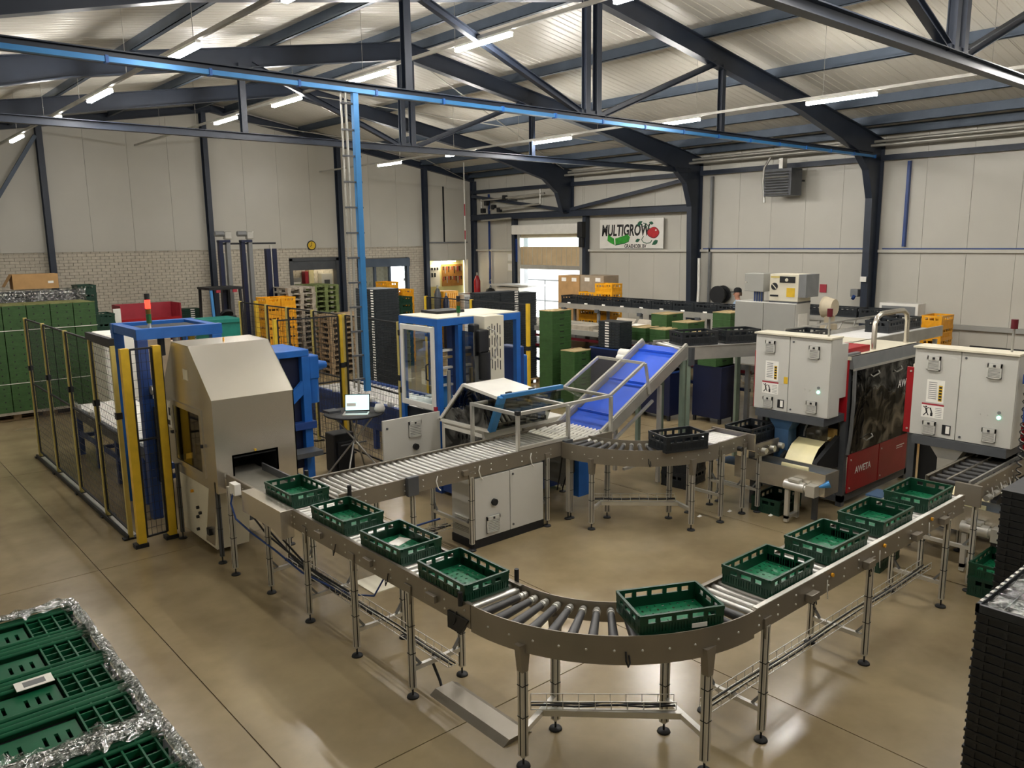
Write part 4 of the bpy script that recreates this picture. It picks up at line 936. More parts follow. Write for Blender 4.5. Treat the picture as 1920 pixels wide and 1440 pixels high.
# ================================================================== GRADERS on the right
VENTS = ((.1, .78), (.62, .78), (.1, .02), (.6, .04))
def grader(y0, y1, which, full):
    """packing head: y0 near side (towards the viewer), y1 far side"""
    t = thing('grader', 'red and smoked glass grading machine '+which, 'machine', (10.9, (y0+y1)/2, 0), 'grading machines')
    X0, X1 = 9.97, 11.95
    for x in (X0, X1-.08):
        for y in (y0, y1-.08): MB().box(x, x+.08, y, y+.08, 0, 1.98).build('post', 'darkgrey', t)
    for y in (y0, y1-.08):
        MB().box(X0, X1, y, y+.08, .06, .15).build('sill_beam', 'darkgrey', t)
    MB().box(X0, X0+.08, y0+.08, y1-.08, .06, .15).build('sill_beam', 'darkgrey', t)
    MB().box(X0-.02, X1, y0-.02, y1, 1.98, 2.02).build('top_sheet', 'cream', t)
    MB().prism([(y0-.06, 1.86), (y0+.02, 1.86), (y0+.02, 2.02), (y0-.03, 2.02)], 0, X0, X1).build('top_profile', 'midgrey', t)
    MB().prism([(y0-.065, 1.84), (y0-.05, 1.84), (y0-.05, 1.87), (y0-.065, 1.87)], 0, X0, X1).build('trim_strip', 'alu', t)
    xm = X0+.98
    for k, (a, b) in enumerate(((X0+.1, xm-.01), (xm+.01, X1-.1))):
        p = MB().box(a, b, y0-.02, y0, .17, .7).build('red_panel', 'red', t, bevel=.004)
        for zz in (.23, .62): MB().cyl((a+.06, y0-.02, zz), (a+.06, y0-.028, zz), .012, 8).build('rivet', 'alu', p)
        if k == 0: put_text('AWETA', .13, 'letterwhite', (a+.42, y0-.022, .45), '-y', p, bold=.002)
        else: MB().box(b-.35, b-.1, y0-.0215, y0-.02, .56, .575).box(b-.35, b-.15, y0-.0215, y0-.02, .53, .54).build('small_print', 'letterwhite', p)
    # smoked door, slightly curved
    sec = [(y0-.02, .71), (y0-.045, .95), (y0-.06, 1.4), (y0-.05, 1.86)]
    vs = [(X0+.06, *q) for q in sec]+[(X1-.08, *q) for q in sec]
    g = MB().add(vs, [(i, i+1, 5+i, 4+i) for i in range(3)], True).build('smoked_door', 'smoked', t)
    for x, z in ((X0+.42, .88), (X0+1.2, 1.72), (X0+.5, 1.74)): MB().tube([(x, y0-.05, z), (x+.02, y0-.08, z-.03), (x+.2, y0-.08, z), (x+.22, y0-.05, z+.03)], .009, 6).build('handle', 'galv', g)
    put_text('AWETA', .15, 'letterwhite', (X1-.4, y0-.07, 1.5), '-y', g, bold=.002)
    for x in (X0+.06, X1-.1): MB().prism([(q[0]-.012, q[1]) for q in sec]+[(q[0]+.02, q[1]) for q in sec[::-1]], 0, x-.02, x+.02).build('door_edge', 'midgrey', t)
    # mechanisms behind the smoked door
    for k in range(9): MB().box(X0+.2+k*.19, X0+.26+k*.19, y0+.15, y0+.2, .5+.08*(k % 3), 1.5+.1*(k % 4)).build('gripper_bar', ('galv', 'rubber', 'darkgrey')[k % 3], t)
    for z in (.75, 1.2, 1.6): MB().box(X0+.1, X1-.1, y0+.25, y0+.32, z, z+.05).build('rail', 'midgrey', t)
    MB().box(X0+.1, X1-.1, y0+.45, y1-.1, .4, 1.9).build('core', 'rubber', t)
    for y in (y0+.02, y1-.1):
        p = MB().box(X0-.02, X0, y-.02, y+.17, 1.17, 1.98).build('red_cover', 'red', t, bevel=.004)
        for zz in (1.22, 1.93): MB().cyl((X0-.02, y+.12, zz), (X0-.03, y+.12, zz), .012, 8).build('rivet', 'alu', p)
    MB().box(X0+.05, X0+.75, y0+.1, y0+.45, 2.02, 2.1).build('red_top_box', 'red', t); MB().box(X0+.1, X0+1.2, y0+.55, y0+.6, 2.02, 2.06).build('top_rail', 'galv', t); MB().box(X0, X0+.35, y0+.03, y0+.1, 2.02, 2.05).build('top_rail', 'midgrey', t)
    MB().tube([(X0+.9, y0+.12, 2.02), (X0+.9, y0+.12, 2.36), (X0+.95, y0+.12, 2.45), (X0+1.1, y0+.12, 2.5), (X0+1.75, y0+.12, 2.5), (X0+1.88, y0+.12, 2.44), (X0+1.92, y0+.12, 2.34), (X0+1.92, y0+.12, 2.02)], .035, 10).build('arch_handrail', 'stainless', t)
    # front below the cabinet: clear shield with arc brackets
    MB().box(X0-.28, X0-.275, y0+.1, y0+.75, .92, 1.26).build('clear_shield', 'acryldark', t)
    for y in (y0+.3, y0+.55): MB().tube([(X0-.29, y+.12*math.cos(a*.3), .95+.22*math.sin(a*.3)) for a in range(6)], .012, 6).build('arc_bracket', 'midgrey', t)
    MB().box(X0-.55, X0-.02, y0+.02, y0+1.0, 1.18, 1.28).build('cabinet_tray', 'darkgrey', t)
    # funnel
    yc = y0+.62
    MB().add([(9.42, yc-.2, 1.22), (9.42, yc+.2, 1.22), (9.7, yc+.2, 1.22), (9.7, yc-.2, 1.22), (9.46, yc-.1, 1.05), (9.46, yc+.1, 1.05), (9.66, yc+.1, 1.05), (9.66, yc-.1, 1.05)], [(0,1,5,4),(1,2,6,5),(2,3,7,6),(3,0,4,7)]).box(9.46, 9.66, yc-.1, yc+.1, .62, 1.06).build('drop_funnel', 'bluebelt2' if full else 'galv', t)
    # apron sheet and foam roller
    pts = [(9.9, .96), (9.7, .93), (9.52, .86), (9.42, .76), (9.36, .68), (9.3, .63)]
    vs = [(a, y0+.12, z) for a, z in pts]+[(a, y0+.5, z) for a, z in pts]
    MB().add(vs, [(i, i+1, 7+i, 6+i) for i in range(5)], True).build('apron_sheet', 'pvc', t)
    MB().cyl((9.34, y0+.12, .62), (9.34, y0+.5, .62), .055, 14).build('apron_roller', 'pvc', t)
    MB().box(9.85, 9.95, y0+.1, y0+.5, .9, 1.05).build('foam_block', 'foam', t)
    for a, b in ((.04, .1), (.52, .56)): MB().prism([(9.9, .98), (9.35, .72), (9.3, .56), (9.9, .56)], 1, y0+a, y0+b).build('apron_cheek', 'rubber', t)
    # trough with blue belt
    MB().box(8.98, 9.0, y0-.25, y0+1.0, .42, .7).box(9.3, 9.32, y0-.25, y0+1.0, .42, .7).box(8.98, 9.32, y0-.27, y0-.25, .42, .7).build('trough', 'stainless', t)
    MB().box(9.0, 9.3, y0-.24, y0+1.3, .56, .58).build('trough_belt', 'bluebelt2', t)
    for y in (y0+.0, y0+.9): MB().box(9.25, 9.3, y-.03, y+.03, 0, .44).build('leg', 'darkgrey', t)
    # gear motor on a stand
    gm = MB().cyl((8.92, y0+.22, .5), (8.92, y0-.05, .5), .065, 14).cyl((8.92, y0-.05, .5), (8.92, y0-.1, .5), .05, 12).box(8.86, 8.98, y0-.2, y0-.08, .42, .56).box(8.87, 8.97, y0+.02, y0+.16, .56, .59).build('gear_motor', 'alu', t)
    MB().cyl((8.93, y0-.22, .55), (9.0, y0-.32, .6), .012, 8, .05).build('blue_cone', 'skyblue', gm)
    for x in (8.88, 9.12):
        MB().box(x, x+.05, y0+.15, y0+.2, .02, .44).build('stand_leg', 'alu', t)
    MB().box(8.88, 9.16, y0+.15, y0+.2, .06, .1).build('stand_foot', 'alu', t)
    return t
def ctrl_cab(y0, y1, which, green):
    t = thing('control_cabinet', 'light grey wall control cabinet with warning labels '+which, 'cabinet', (9.58, (y0+y1)/2, 1.28), 'grader control cabinets')
    X = 9.45; ym = y0+(y1-y0)*.53
    MB().box(X+.02, X+.28, y0, y1, 1.28, 2.29).build('body', 'cabgrey', t, bevel=.006); MB().box(X+.28, X+.5, y0+.03, y1-.06, 1.5, 2.2).build('rear_box', 'cabgrey', t)
    MB().box(X-.03, X+.28, y0-.01, y1+.01, 2.29, 2.31).build('top_sheet', 'cream', t)
    dl = MB().box(X, X+.02, ym+.004, y1-.004, 1.285, 2.285).build('door', 'cabgrey', t, bevel=.004)
    dr = MB().box(X, X+.02, y0+.004, ym-.004, 1.285, 2.285).build('door', 'cabgrey', t, bevel=.004)
    cabinet_vent(dl, '-x', y1-.22, 2.05, X, .14, .16); cabinet_vent(dl, '-x', y1-.22, 1.31, X, .14, .15)
    cabinet_vent(dr, '-x', y0+.22, 2.03, X, .14, .16); cabinet_vent(dr, '-x', y0+.22, 1.33, X, .14, .15)
    for z in (1.33, 2.22): MB().cyl((X, ym-.05, z), (X-.01, ym-.05, z), .013, 8).build('lock', 'darkgrey', dr)
    s = MB().box(X-.002, X, y1-.35, y1-.16, 1.68, 1.94).build('instruction_sheet', 'paper', dl); m2 = MB()
    for k in range(9): m2.box(X-.0026, X-.002, y1-.27, y1-.18, 1.72+k*.023, 1.728+k*.023)
    m2.build('printed_lines', 'midgrey', s); MB().box(X-.0026, X-.002, y1-.33, y1-.29, 1.7, 1.88).build('yellow_pictograms', 'yellow', s)
    m2 = MB()
    for k in range(5): m2.box(X-.003, X-.0026, y1-.325, y1-.295, 1.71+k*.034, 1.73+k*.034)
    m2.build('pictogram_marks', 'letterblack', s)
    s = MB().box(X-.002, X, y1-.36, y1-.12, 1.5, 1.66).build('warning_label', 'paper', dl); MB().box(X-.0026, X-.002, y1-.36, y1-.12, 1.645, 1.665).build('red_band', 'redbin', s)
    yc = y1-.17  # jumping figure pictogram and block
    mm = MB()
    for p, q, wd in (((yc, 1.6), (yc-.01, 1.56), .018), ((yc-.01, 1.56), (yc+.025, 1.52), .011), ((yc-.01, 1.56), (yc-.03, 1.525), .011), ((yc, 1.6), (yc+.03, 1.625), .009), ((yc, 1.6), (yc-.035, 1.615), .009)):
        mm.beam((X-.0028, *p), (X-.0028, *q), wd, .0006, (1, 0, 0))
    mm.box(X-.003, X-.0025, yc-.075, yc-.05, 1.52, 1.56).beam((X-.0028, yc-.045, 1.615), (X-.0028, yc-.065, 1.56), .014, .0006, (1, 0, 0)).prism([(yc+.01*math.cos(a), 1.622+.01*math.sin(a)) for a in [i*.785 for i in range(8)]], 0, X-.003, X-.0025)
    mm.build('pictogram', 'letterblack', s); m2 = MB()
    for k in range(6): m2.box(X-.0026, X-.002, y1-.34, y1-.27, 1.515+k*.02, 1.52+k*.02)
    m2.build('printed_lines', 'midgrey', s)
    d = MB().box(X-.006, X, ym+.05, ym+.14, 1.33, 1.44).build('display', 'rubber', dl); MB().box(X-.008, X-.006, ym+.06, ym+.1, 1.345, 1.43).build('display_labels', 'paper', d)
    if green: MB().box(X-.002, X, ym+.01, ym+.065, 1.66, 1.75).build('hazard_sticker', 'yellow', dl)
    MB().cyl((X, y0+.14, 1.665), (X-.012, y0+.14, 1.665), .018, 10).build('button', 'midgrey', dr); MB().cyl((X, y0+.14, 1.61), (X-.012, y0+.14, 1.61), .02, 10).build('lit_button', 'greenbutton', dr)
    for k in (.26, .33): MB().cyl((X, y0+k, 1.62), (X-.006, y0+k, 1.62), .012, 8).build('button', 'cabgrey', dr)
    # lamp post on the top
    p = MB().cyl((X+.14, y0+.12, 2.31), (X+.14, y0+.12, 2.56), .013, 8).build('beacon_post', 'galv', t); MB().cyl((X+.14, y0+.12, 2.56), (X+.14, y0+.12, 2.66), .035, 12).build('beacon', 'darkred', p)
    return t
grader(4.85, 6.15, 'with the whole side showing, between the two grey cabinets', True)
grader(2.79, 4.05, 'at the right edge behind the right grey cabinet', False)
ctrl_cab(4.84, 5.9, 'on the left grader, green lamp lit', True)
c2 = ctrl_cab(2.78, 3.84, 'on the right grader at the picture edge', False)
# spiral hoses by the right cabinet
for k in range(2):
    pts = [(9.5+.03*k+.025*math.cos(a*.8), 2.70+.025*math.sin(a*.8), 2.0-a*.0105) for a in range(110)]
    single(MB().tube(pts, .006, 5), 'spiral_hose', 'galv' if k else 'rubber', ('grey' if k else 'black')+' spiral air hose hanging beside the right cabinet', 'hose', (9.5, 2.7, .9), 'spiral hoses')
single(MB().box(9.48, 9.56, 2.66, 2.74, 2.0, 2.1).box(9.46, 9.5, 2.66, 2.7, 1.6, 1.8), 'valve_block', 'bluedeep', 'small blue air valve beside the right cabinet', 'valve', (9.5, 2.7, 1.6))
# outlet conveyor from far bend to left grader
t = conveyor('short grey conveyor between the far bend and the left grader', 'x', 8.25, 8.85, 5.6, 6.1, 1.05, (8.32, 8.8), cross=.35)
MB().box(8.26, 8.84, 5.62, 6.08, .99, 1.0).build('blue_belt', 'beltblue', t); MB().box(8.86, 8.9, 5.5, 6.15, .85, 1.06).build('end_plate', 'steelplate', t)
MB().cyl((8.6, 5.56, .92), (8.6, 5.5, .92), .03, 10).build('sensor', 'rubber', t)
t = conveyor('lower feed conveyor passing under the left grader cabinet', 'x', 8.9, 9.95, 5.5, 6.1, .92, (9.0,), cross=.3, rmat='rollerdark')
for k in range(4): MB().cyl((9.0+k*.2, 5.46, .84), (9.0+k*.2, 5.4, .84), .04, 10).build('pulley', 'galv', t)
o = crate('black', 9.25, 5.8, .9, 0, 'black crate going in under the left grader cabinet', 'black crates on the line')
# end section beside the right crate line
t = conveyor('grey take-off conveyor reaching from the right grader to the crate line', 'x', 8.42, 10.6, 2.74, 3.22, 1.12, (8.45, 9.5), cross=.45, rmat='rollerdark', pitch=.16)
MB().box(8.4, 8.43, 2.68, 2.93, .9, 1.12).build('end_plate', 'steelplate', t, bevel=.006); MB().box(8.5, 10.5, 2.82, 2.84, 1.06, 1.12).build('guide_bar', 'galv', t); MB().box(8.5, 10.5, 3.03, 3.05, 1.05, 1.1).build('guide_bar', 'stainless', t)
for x in (8.7, 8.95, 9.2): MB().tube([(x, 2.72, 1.0), (x+.03, 2.69, .92), (x+.08, 2.69, .94), (x+.1, 2.72, 1.02)], .008, 6).build('air_hose', 'galv', t)
for x in (8.6, 8.8, 9.05): MB().cyl((x, 2.7, .95), (x+.1, 2.7, .95), .03, 10).build('air_cylinder', 'galv', t)
for y in (3.6, 4.2): MB().cyl((8.3, y, .3), (8.3, y, .31), .02, 8).build('bolt', 'alu', t)

# loose crates
crate('dgreen', 9.33, 5.42, 0, R(3), 'dark green crate lying on the floor under the left grader trough', 'crates on the floor', tagged=None)
for i in range(3): crate('black', 9.35, 6.95, i*.2, R(8), 'black crate stacked on the floor beyond the far bend', 'black crates behind the far bend')
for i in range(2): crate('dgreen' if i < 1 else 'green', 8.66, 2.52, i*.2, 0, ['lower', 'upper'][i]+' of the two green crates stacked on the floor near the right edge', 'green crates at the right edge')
for i in range(2): crate('dgreen', 8.5, 3.75, i*.2, R(5), ['lower', 'upper'][i]+' dark green crate of the stack behind the right conveyor', 'dark green crates behind the right conveyor')
for x, y, a in ((9.0, 5.3, 20), (8.3, 5.9, 70), (8.75, 5.75, 110)): single(MB().add([(x-.03, y-.02, .002), (x+.04, y-.015, .002), (x+.035, y+.02, .014), (x-.03, y+.02, .003)], [(0, 1, 2, 3)]), 'paper_scrap', 'paper', 'scrap of white paper on the floor near the far bend legs', 'paper', (x, y, 0), 'paper scraps')
t = thing('cable_cover', 'flat grey steel cable cover on the floor below the left conveyor', 'cover', (3.45, 4.4, 0))
MB().prism([(3.3, 0), (3.36, .035), (3.52, .035), (3.58, 0)], 1, 3.95, 4.85).build('cover_plate', 'steelplate', t); MB().tube([(3.42, 4.85, .02), (3.44, 4.9, .05), (3.4, 4.93, .2), (3.42, 4.95, .28)], .012, 6).build('cable', 'rubber', t)
single(MB().box(3.95, 4.65, 6.75, 7.15, 0, .01), 'floor_mat', 'cream', 'pale sheet lying on the floor under the infeed conveyor', 'mat', (4.3, 6.95, 0))

# ================================================================== FOREGROUND PALLETS
def pallet_mesh(m):
    mb = MB()
    for y in (-.35, 0, .35): mb.box(-.6, .6, y-.05, y+.05, 0, .022)
    for x in (-.53, 0, .53):
        for y in (-.35, 0, .35): mb.box(x-.07, x+.07, y-.05, y+.05, .022, .1)
    for x in (-.53, 0, .53): mb.box(x-.07, x+.07, -.4, .4, .1, .122)
    for y in (-.35, -.17, 0, .17, .35): mb.box(-.6, .6, y-.06, y+.06, .122, .144)
    return mb.mesh('pallet', m)
PM = {k: pallet_mesh(k) for k in ('wood', 'woodgrey', 'woodgreen')}
def pallet(x, y, z, rz, kind, label, group): return tag(put(PM[kind], 'pallet', None, (x, y, z), rz), label, 'pallet', group)
# folded green crates seen from above: long side flaps with slots
def big_folded(m, L=.8, W=.29):
    mb = MB(); H = .052
    mb.m(1).box(-L/2, L/2, -W/2, W/2, 0, .012).m(0)  # black base plate: shade in the gaps put into the colour
    for yy, rr_ in ((-W/2+.014, .014), (W/2-.014, .014), (-W/2+.046, .009), (W/2-.05, .008)): mb.cyl((-L/2, yy, H-rr_), (L/2, yy, H-rr_), rr_, 8)
    mb.box(-L/2, L/2, -W/2, -W/2+.028, 0, H-.014).box(-L/2, L/2, W/2-.028, W/2, 0, H-.014)
    # slotted flap
    y0, y1 = -.08, .06
    xs = [-L/2+.02]
    for g in range(4):
        for k in range(3): xs += [-L/2+.07+g*.14+k*.035, -L/2+.082+g*.14+k*.035]
    xs.append(L/2-.2)
    for i in range(0, len(xs)-1, 2): mb.box(xs[i], xs[i+1], y0, y1, .024, .036)
    mb.box(xs[0], xs[-1], y0, y0+.03, .024, .036).box(xs[0], xs[-1], y1-.05, y1, .024, .036)
    for i in range(4): mb.box(L/2-.19+i*.05, L/2-.184+i*.05, -W/2+.03, W/2-.02, .016, .045)
    for i in range(4): mb.box(L/2-.19, L/2-.02, -.1+i*.055, -.094+i*.055, .016, .04)
    return mb.mesh('folded_crate', [m, 'black2'])
BFm = big_folded('green3')
def film_pallet(x0, y0, y1, nrow, label_p, which):
    xc = x0-.4; pallet((xc), (y0+y1)/2, 0, R(90), 'wood', label_p, 'foreground pallets')
    W = (y1-y0)/nrow; n = 34; core = MB()
    for r in range(nrow):
        for i in range(n-2): core.box(xc-.4, xc+.4, y0+W*r+.004, y0+W*(r+1)-.004, .144+i*.0545, .144+i*.0545+.05)
    tag(single(core, 'folded_crate_block', 'green3', 'lower layers of green folded crates inside the film of the '+which+' pallet', 'crates', (xc, (y0+y1)/2, .144)), None, None, None, 'stuff')
    for r in range(nrow):
        for i in range(n-2, n):
            o = tag(put(BFm, 'folded_crate', None, (xc, y0+W*(r+.5), .144+i*.0545)), 'green folded crate wrapped on the '+which+' foreground pallet', 'crate', 'green folded crates on the '+which+' pallet')
            o.scale.y = W/.292; o['label'] = ('top' if i == n-1 else 'second layer')+' green folded crate, %s row of the %s foreground pallet' % (['nearest', 'second', 'third', 'farthest'][r], which)
            if i == n-1 and r == 1: put(MB().box(-.06, .06, -.035, .035, 0, .002).mesh('paper_label', 'paper'), 'paper_label', o, (.14, .09, .053))
            if i == n-1 and r == 1: put(MB().box(-.035, .035, -.02, .02, 0, .0006).mesh('label_print', 'midgrey'), 'label_print', o.children[-1], (0, 0, .002))
    # stretch film: skirt with crumpled rim
    zt = .144+n*.0545; mb = MB(); rr = random.Random(5); nl = 44; ring = []
    cx, cy = xc, (y0+y1)/2; hx, hy = .412, (y1-y0)/2+.012
    def per(u):
        u = u % 1*4; k = int(u); f = u-k
        return [(-1+2*f, -1), (1, -1+2*f), (1-2*f, 1), (-1, 1-2*f)][k]
    N = 120; vs = []
    for lv, (sc, z) in enumerate(((1.0, .1), (1.0, zt-.3), (1.003, zt-.05), (1.0, zt+.012), (.96, zt+.016), (.9, zt+.008))):
        for i in range(N):
            px, py = per(i/N); jz = 0; js = 0
            if lv >= 3: jz = rr.uniform(-.012, .02); js = rr.uniform(-.03, .02) if lv == 5 else rr.uniform(-.008, .008)
            if lv == 5: js *= 1.6
            vs.append((cx+hx*px*(sc+js), cy+hy*py*(sc+js), z+jz))
    fs = [(l*N+i, l*N+(i+1) % N, (l+1)*N+(i+1) % N, (l+1)*N+i) for l in range(5) for i in range(N)]
    o = single(MB().add(vs, fs, True), 'stretch_film', 'film', 'clear stretch film wrapped round the '+which+' foreground pallet', 'film', (cx, cy, 0))
    for q in range(3):
        pts = []
        for i in range(96):
            px, py = per(i/96+.003*q); s = .99-.022*q+.006*math.sin(i*.9+q)+rr.uniform(-.003, .003); pts.append((cx+hx*px*s, cy+hy*py*s, zt+.008+rr.uniform(-.002, .005)))
        MB().tube(pts, (.013, .008, .006)[q], 6, True).build('film_rim', 'filmrope', o)
film_pallet(.69, 2.63, 3.79, 4, 'wooden pallet under the green crates in the left corner, hidden below them', 'farther left')
film_pallet(.69, 1.42, 2.59, 4, 'nearest wooden pallet at the lower left edge, under the crates', 'nearer left')
# black pallet at the right edge
t0 = pallet(5.1, 1.08, 0, 0, 'wood', 'wooden pallet below the black wrapped crates at the right edge', 'foreground pallets')
rr = random.Random(9)
core = MB()
for i in range(24):
    for k, b in enumerate((1.28, .88)):
        core.box(5.32, 5.9, b-.195, b+.195, .144+i*.055, .144+i*.055+.05)
        o = tag(put(FBK, 'folded_crate', None, (5.01+rr.uniform(-.002, .002), b+rr.uniform(-.002, .002), .144+i*.055)), 'black folded crate of the %s column in the right edge block' % ('farther', 'nearer')[k], 'crate', 'black folded crates at the right edge')
tag(single(core, 'folded_crate_block', 'black2', 'hidden far columns of black folded crates in the right edge block', 'crates', (5.6, 1.08, .144)), None, None, None, 'stuff')
t = thing('black_crate_tray', 'black slotted crate rim with plastic liner topping the right edge block', 'crate', (5.3, 1.08, 1.464))
MB().box(4.71, 5.91, 1.46, 1.48, 1.464, 1.51).box(4.71, 4.73, .68, 1.48, 1.464, 1.51).box(5.89, 5.91, .68, 1.48, 1.464, 1.51).box(4.71, 5.91, .68, .7, 1.464, 1.51).build('rim', 'blackp', t)
for k in range(14): MB().box(4.76+k*.08, 4.80+k*.08, 1.462, 1.478, 1.51, 1.516).build('rim_slot', 'galv', t)
for k in range(5): MB().box(4.73, 5.89, .8+k*.14, .806+k*.14, 1.468, 1.49).build('rib', 'blackp', t)
for k in range(7): MB().box(4.85+k*.16, 4.856+k*.16, .7, 1.46, 1.468, 1.488).build('rib', 'blackp', t)
rr = random.Random(2); vs = []
for i in range(25):
    for j in range(17): vs.append((4.74+1.14*i/24, .71+.74*j/16, 1.494+rr.uniform(-.006, .01)))
single(MB().add(vs, [(i*17+j, i*17+j+1, (i+1)*17+j+1, (i+1)*17+j) for i in range(24) for j in range(16)], True), 'plastic_liner', 'film', 'crumpled clear plastic liner on the black crates at the right edge', 'film', (5.3, 1.08, 1.494))
for i in range(31): tag(put(FBK, 'folded_crate', None, (6.72, 1.72, i*.055)), 'black folded crate of the tall stack behind the right edge block', 'crate', 'black folded crates behind the right edge block')
# ================================================================== LEFT BACK: green tray wall
def tray_mesh(m, L=.42, W=.58, H=.135):
    mb = MB().box(-L/2+.004, L/2-.004, -W/2+.004, W/2-.004, 0, H-.012).box(-L/2, L/2, -W/2, W/2, H-.018, H-.002)
    for k in (.03, .06): mb.box(-L/2+.001, L/2-.001, -W/2+.001, W/2-.001, k, k+.012)
    mb.m(1)
    for x in (-.09, .09): mb.box(x-.012, x+.012, -W/2, -W/2+.01, .075, .1)
    mb.box(-L/2, -L/2+.01, -.06, .06, .08, .1)
    return mb.mesh('tray', [m, 'rubber'])
TR = tray_mesh('greentray'); TRT = tray_mesh('greentray', H=.135)
LIDM = MB().box(-.2, .2, -.28, .28, 0, .006).box(-.21, -.18, -.29, -.2, 0, .014).box(.18, .21, -.29, -.2, 0, .014).box(-.03, .03, -.29, -.24, 0, .012).mesh('lid', 'greentraytop')
KRM = MB().box(-.2, .2, -.28, .28, 0, .006).box(-.21, -.12, -.29, .29, 0, .018).box(.14, .21, -.29, .29, 0, .014).mesh('lid', 'kraft')
def tray_stack(x, y, z, n, rz, label, group, lid=None):
    for i in range(n):
        o = tag(put(TR, 'tray', None, (x, y, z+i*.135), rz), label, 'tray', group)
        if lid and i == n-1: put(lid, 'lid', o, (0, 0, .133))
for k in range(5):
    tray_stack(2.6+k*.43, 19.1, .2, 16, 0, 'green tray in the tall wall at the left, %s column' % ['leftmost', 'second', 'middle', 'fourth', 'rightmost'][k], 'green trays on the left pallets', LIDM)
rw = MB()
for k in range(5):
    for i in range(16): rw.box(2.39+k*.43, 2.81+k*.43, 19.41, 19.99, .2+i*.135, .2+i*.135+.13)
tag(single(rw, 'rear_tray_block', 'greentraytop', 'rear row of green trays behind the tall wall of trays', 'trays', (3.5, 19.7, .2)), None, None, None, 'stuff')
for k, x in enumerate((2.9, 4.1)):
    pallet(x, 19.4, 0, 0, 'wood', ('left' if k == 0 else 'right')+' wooden pallet under the tall wall of green trays', 'pallets under the green trays')
    single(MB().box(x-.6, x+.6, 18.82, 19.98, .144, .198), 'base_board', 'woodgrey', 'board between '+('left' if k == 0 else 'right')+' pallet and the wall of green trays', 'board', (x, 19.4, .144))
for k, z in enumerate((.78, 1.86)):
    single(MB().box(2.385, 4.545, 18.8, 18.806, z, z+.012).box(4.535, 4.541, 18.8, 20.0, z, z+.012), 'strap', 'paper', ('lower' if k == 0 else 'upper')+' white strap round the wall of green trays', 'strap', (3.5, 18.8, z), 'straps')
# wrapped black block and carton
for k in range(3):
    for i in range(12): crate('black', 3.25+k*.61, 20.8, .144+i*.2, 0, 'black crate in the wrapped block behind the green trays, %s column' % ['left', 'middle', 'right'][k], 'wrapped black crates')
pallet(3.9, 20.8, 0, 0, 'wood', 'wooden pallet hidden under the wrapped black crates', 'pallets at the gable')
rr = random.Random(4); vs = []
for i in range(31):
    for j in range(7): vs.append((2.93+1.86*i/30, 20.58+.44*j/6, 2.56+rr.uniform(0, .03)))
fs = [(i*7+j, i*7+j+1, (i+1)*7+j+1, (i+1)*7+j) for i in range(30) for j in range(6)]
b0 = len(vs)
for i in range(31): vs += [(2.93+1.86*i/30, 20.575, 2.57), (2.93+1.86*i/30, 20.575+rr.uniform(-.01, .005), 2.28)]
fs += [(b0+2*i, b0+2*i+1, b0+2*i+3, b0+2*i+2) for i in range(30)]
single(MB().add(vs, fs, True), 'stretch_film', 'film', 'clear film over the black crates behind the green trays', 'film', (3.9, 20.8, 2.3))
t = thing('carton', 'long brown carton lying open on the wrapped black crates', 'box', (3.8, 20.8, 2.6))
MB().box(3.36, 4.26, 20.62, 21.0, 2.6, 2.93).build('carton_body', 'carton', t); MB().add([(3.36, 20.62, 2.92), (3.36, 21.0, 2.92), (3.2, 21.0, 2.66), (3.2, 20.62, 2.66)], [(0, 1, 2, 3)]).build('flap', 'carton', t)
MB().box(4.05, 4.16, 20.615, 20.62, 2.72, 2.77).build('label', 'paper', t)
for i in range(13): crate('dgreen', 5.03, 21.75, i*.2, R(90), 'dark green crate of the tallest stack by the brick wall behind the green trays', 'dark green crates by the brick wall')
for i in range(12): crate('dgreen', 4.72, 21.6, i*.2, R(90), 'dark green crate of the second tallest stack by the brick wall', 'dark green crates by the brick wall')
for i in range(10): crate('dgreen', 5.0, 20.25, i*.2, R(90), 'dark green crate of the lower stack right of the green trays', 'dark green crates by the brick wall')
single(MB().box(5.24, 5.4, 20.2, 20.24, 0, 2.08), 'white_board', 'white', 'tall white board leaning beside the lower dark green stack', 'board', (5.32, 20.22, 0))
# red hopper
t = thing('red_hopper', 'translucent red open topped hopper by the brick wall', 'hopper', (6.3, 21.3, 0))
for a, b in (((5.62, 21.0), (5.62, 21.7)), ((5.62, 21.7), (7.05, 21.7)), ((7.05, 21.7), (7.05, 21.0))):
    MB().prism([(a[0]-.01, a[1]), (b[0]-.01, b[1]+.02), (b[0]+.02, b[1]+.02), (a[0]+.02, a[1])], 2, 1.62, 2.08).build('side_sheet', 'redbin', t)
MB().box(5.62, 7.05, 20.98, 21.0, 1.45, 1.75).build('front_sheet', 'red', t); MB().box(5.62, 7.05, 21.0, 21.7, 1.45, 1.48).build('floor_sheet', 'redbin', t)
for x in (5.7, 6.97):
    for y in (21.05, 21.62): MB().box(x-.03, x+.03, y-.03, y+.03, 0, 1.46).build('leg', 'darkred', t)
fold_stack(FG, 7.45, 21.8, 0, 34, 0, 'dark green folded crate of the labelled stack right of the red hopper', 'labelled green stack', (.1, -.202, 'y'))
# white wrapped goods inside the cell
t = thing('wrapped_pallet', 'white wrapped pallet load behind the blue palletiser', 'load', (4.4, 16.1, 0))
MB().box(3.85, 4.95, 15.7, 16.6, .14, 1.95).build('wrapped_load', 'paper', t, bevel=.05); MB().box(4.5, 5.0, 15.6, 15.7, .8, 1.8).build('carton_stack', 'cartongrey', t)
for i in range(7): MB().box(4.98, 5.4, 15.75, 16.5, .15+i*.22, .35+i*.22).build('carton', 'carton' if i % 2 else 'cartongrey', t, bevel=.01)
pallet(4.55, 16.15, 0, 0, 'wood', 'wooden pallet below the white wrapped load', 'pallets in the cell')
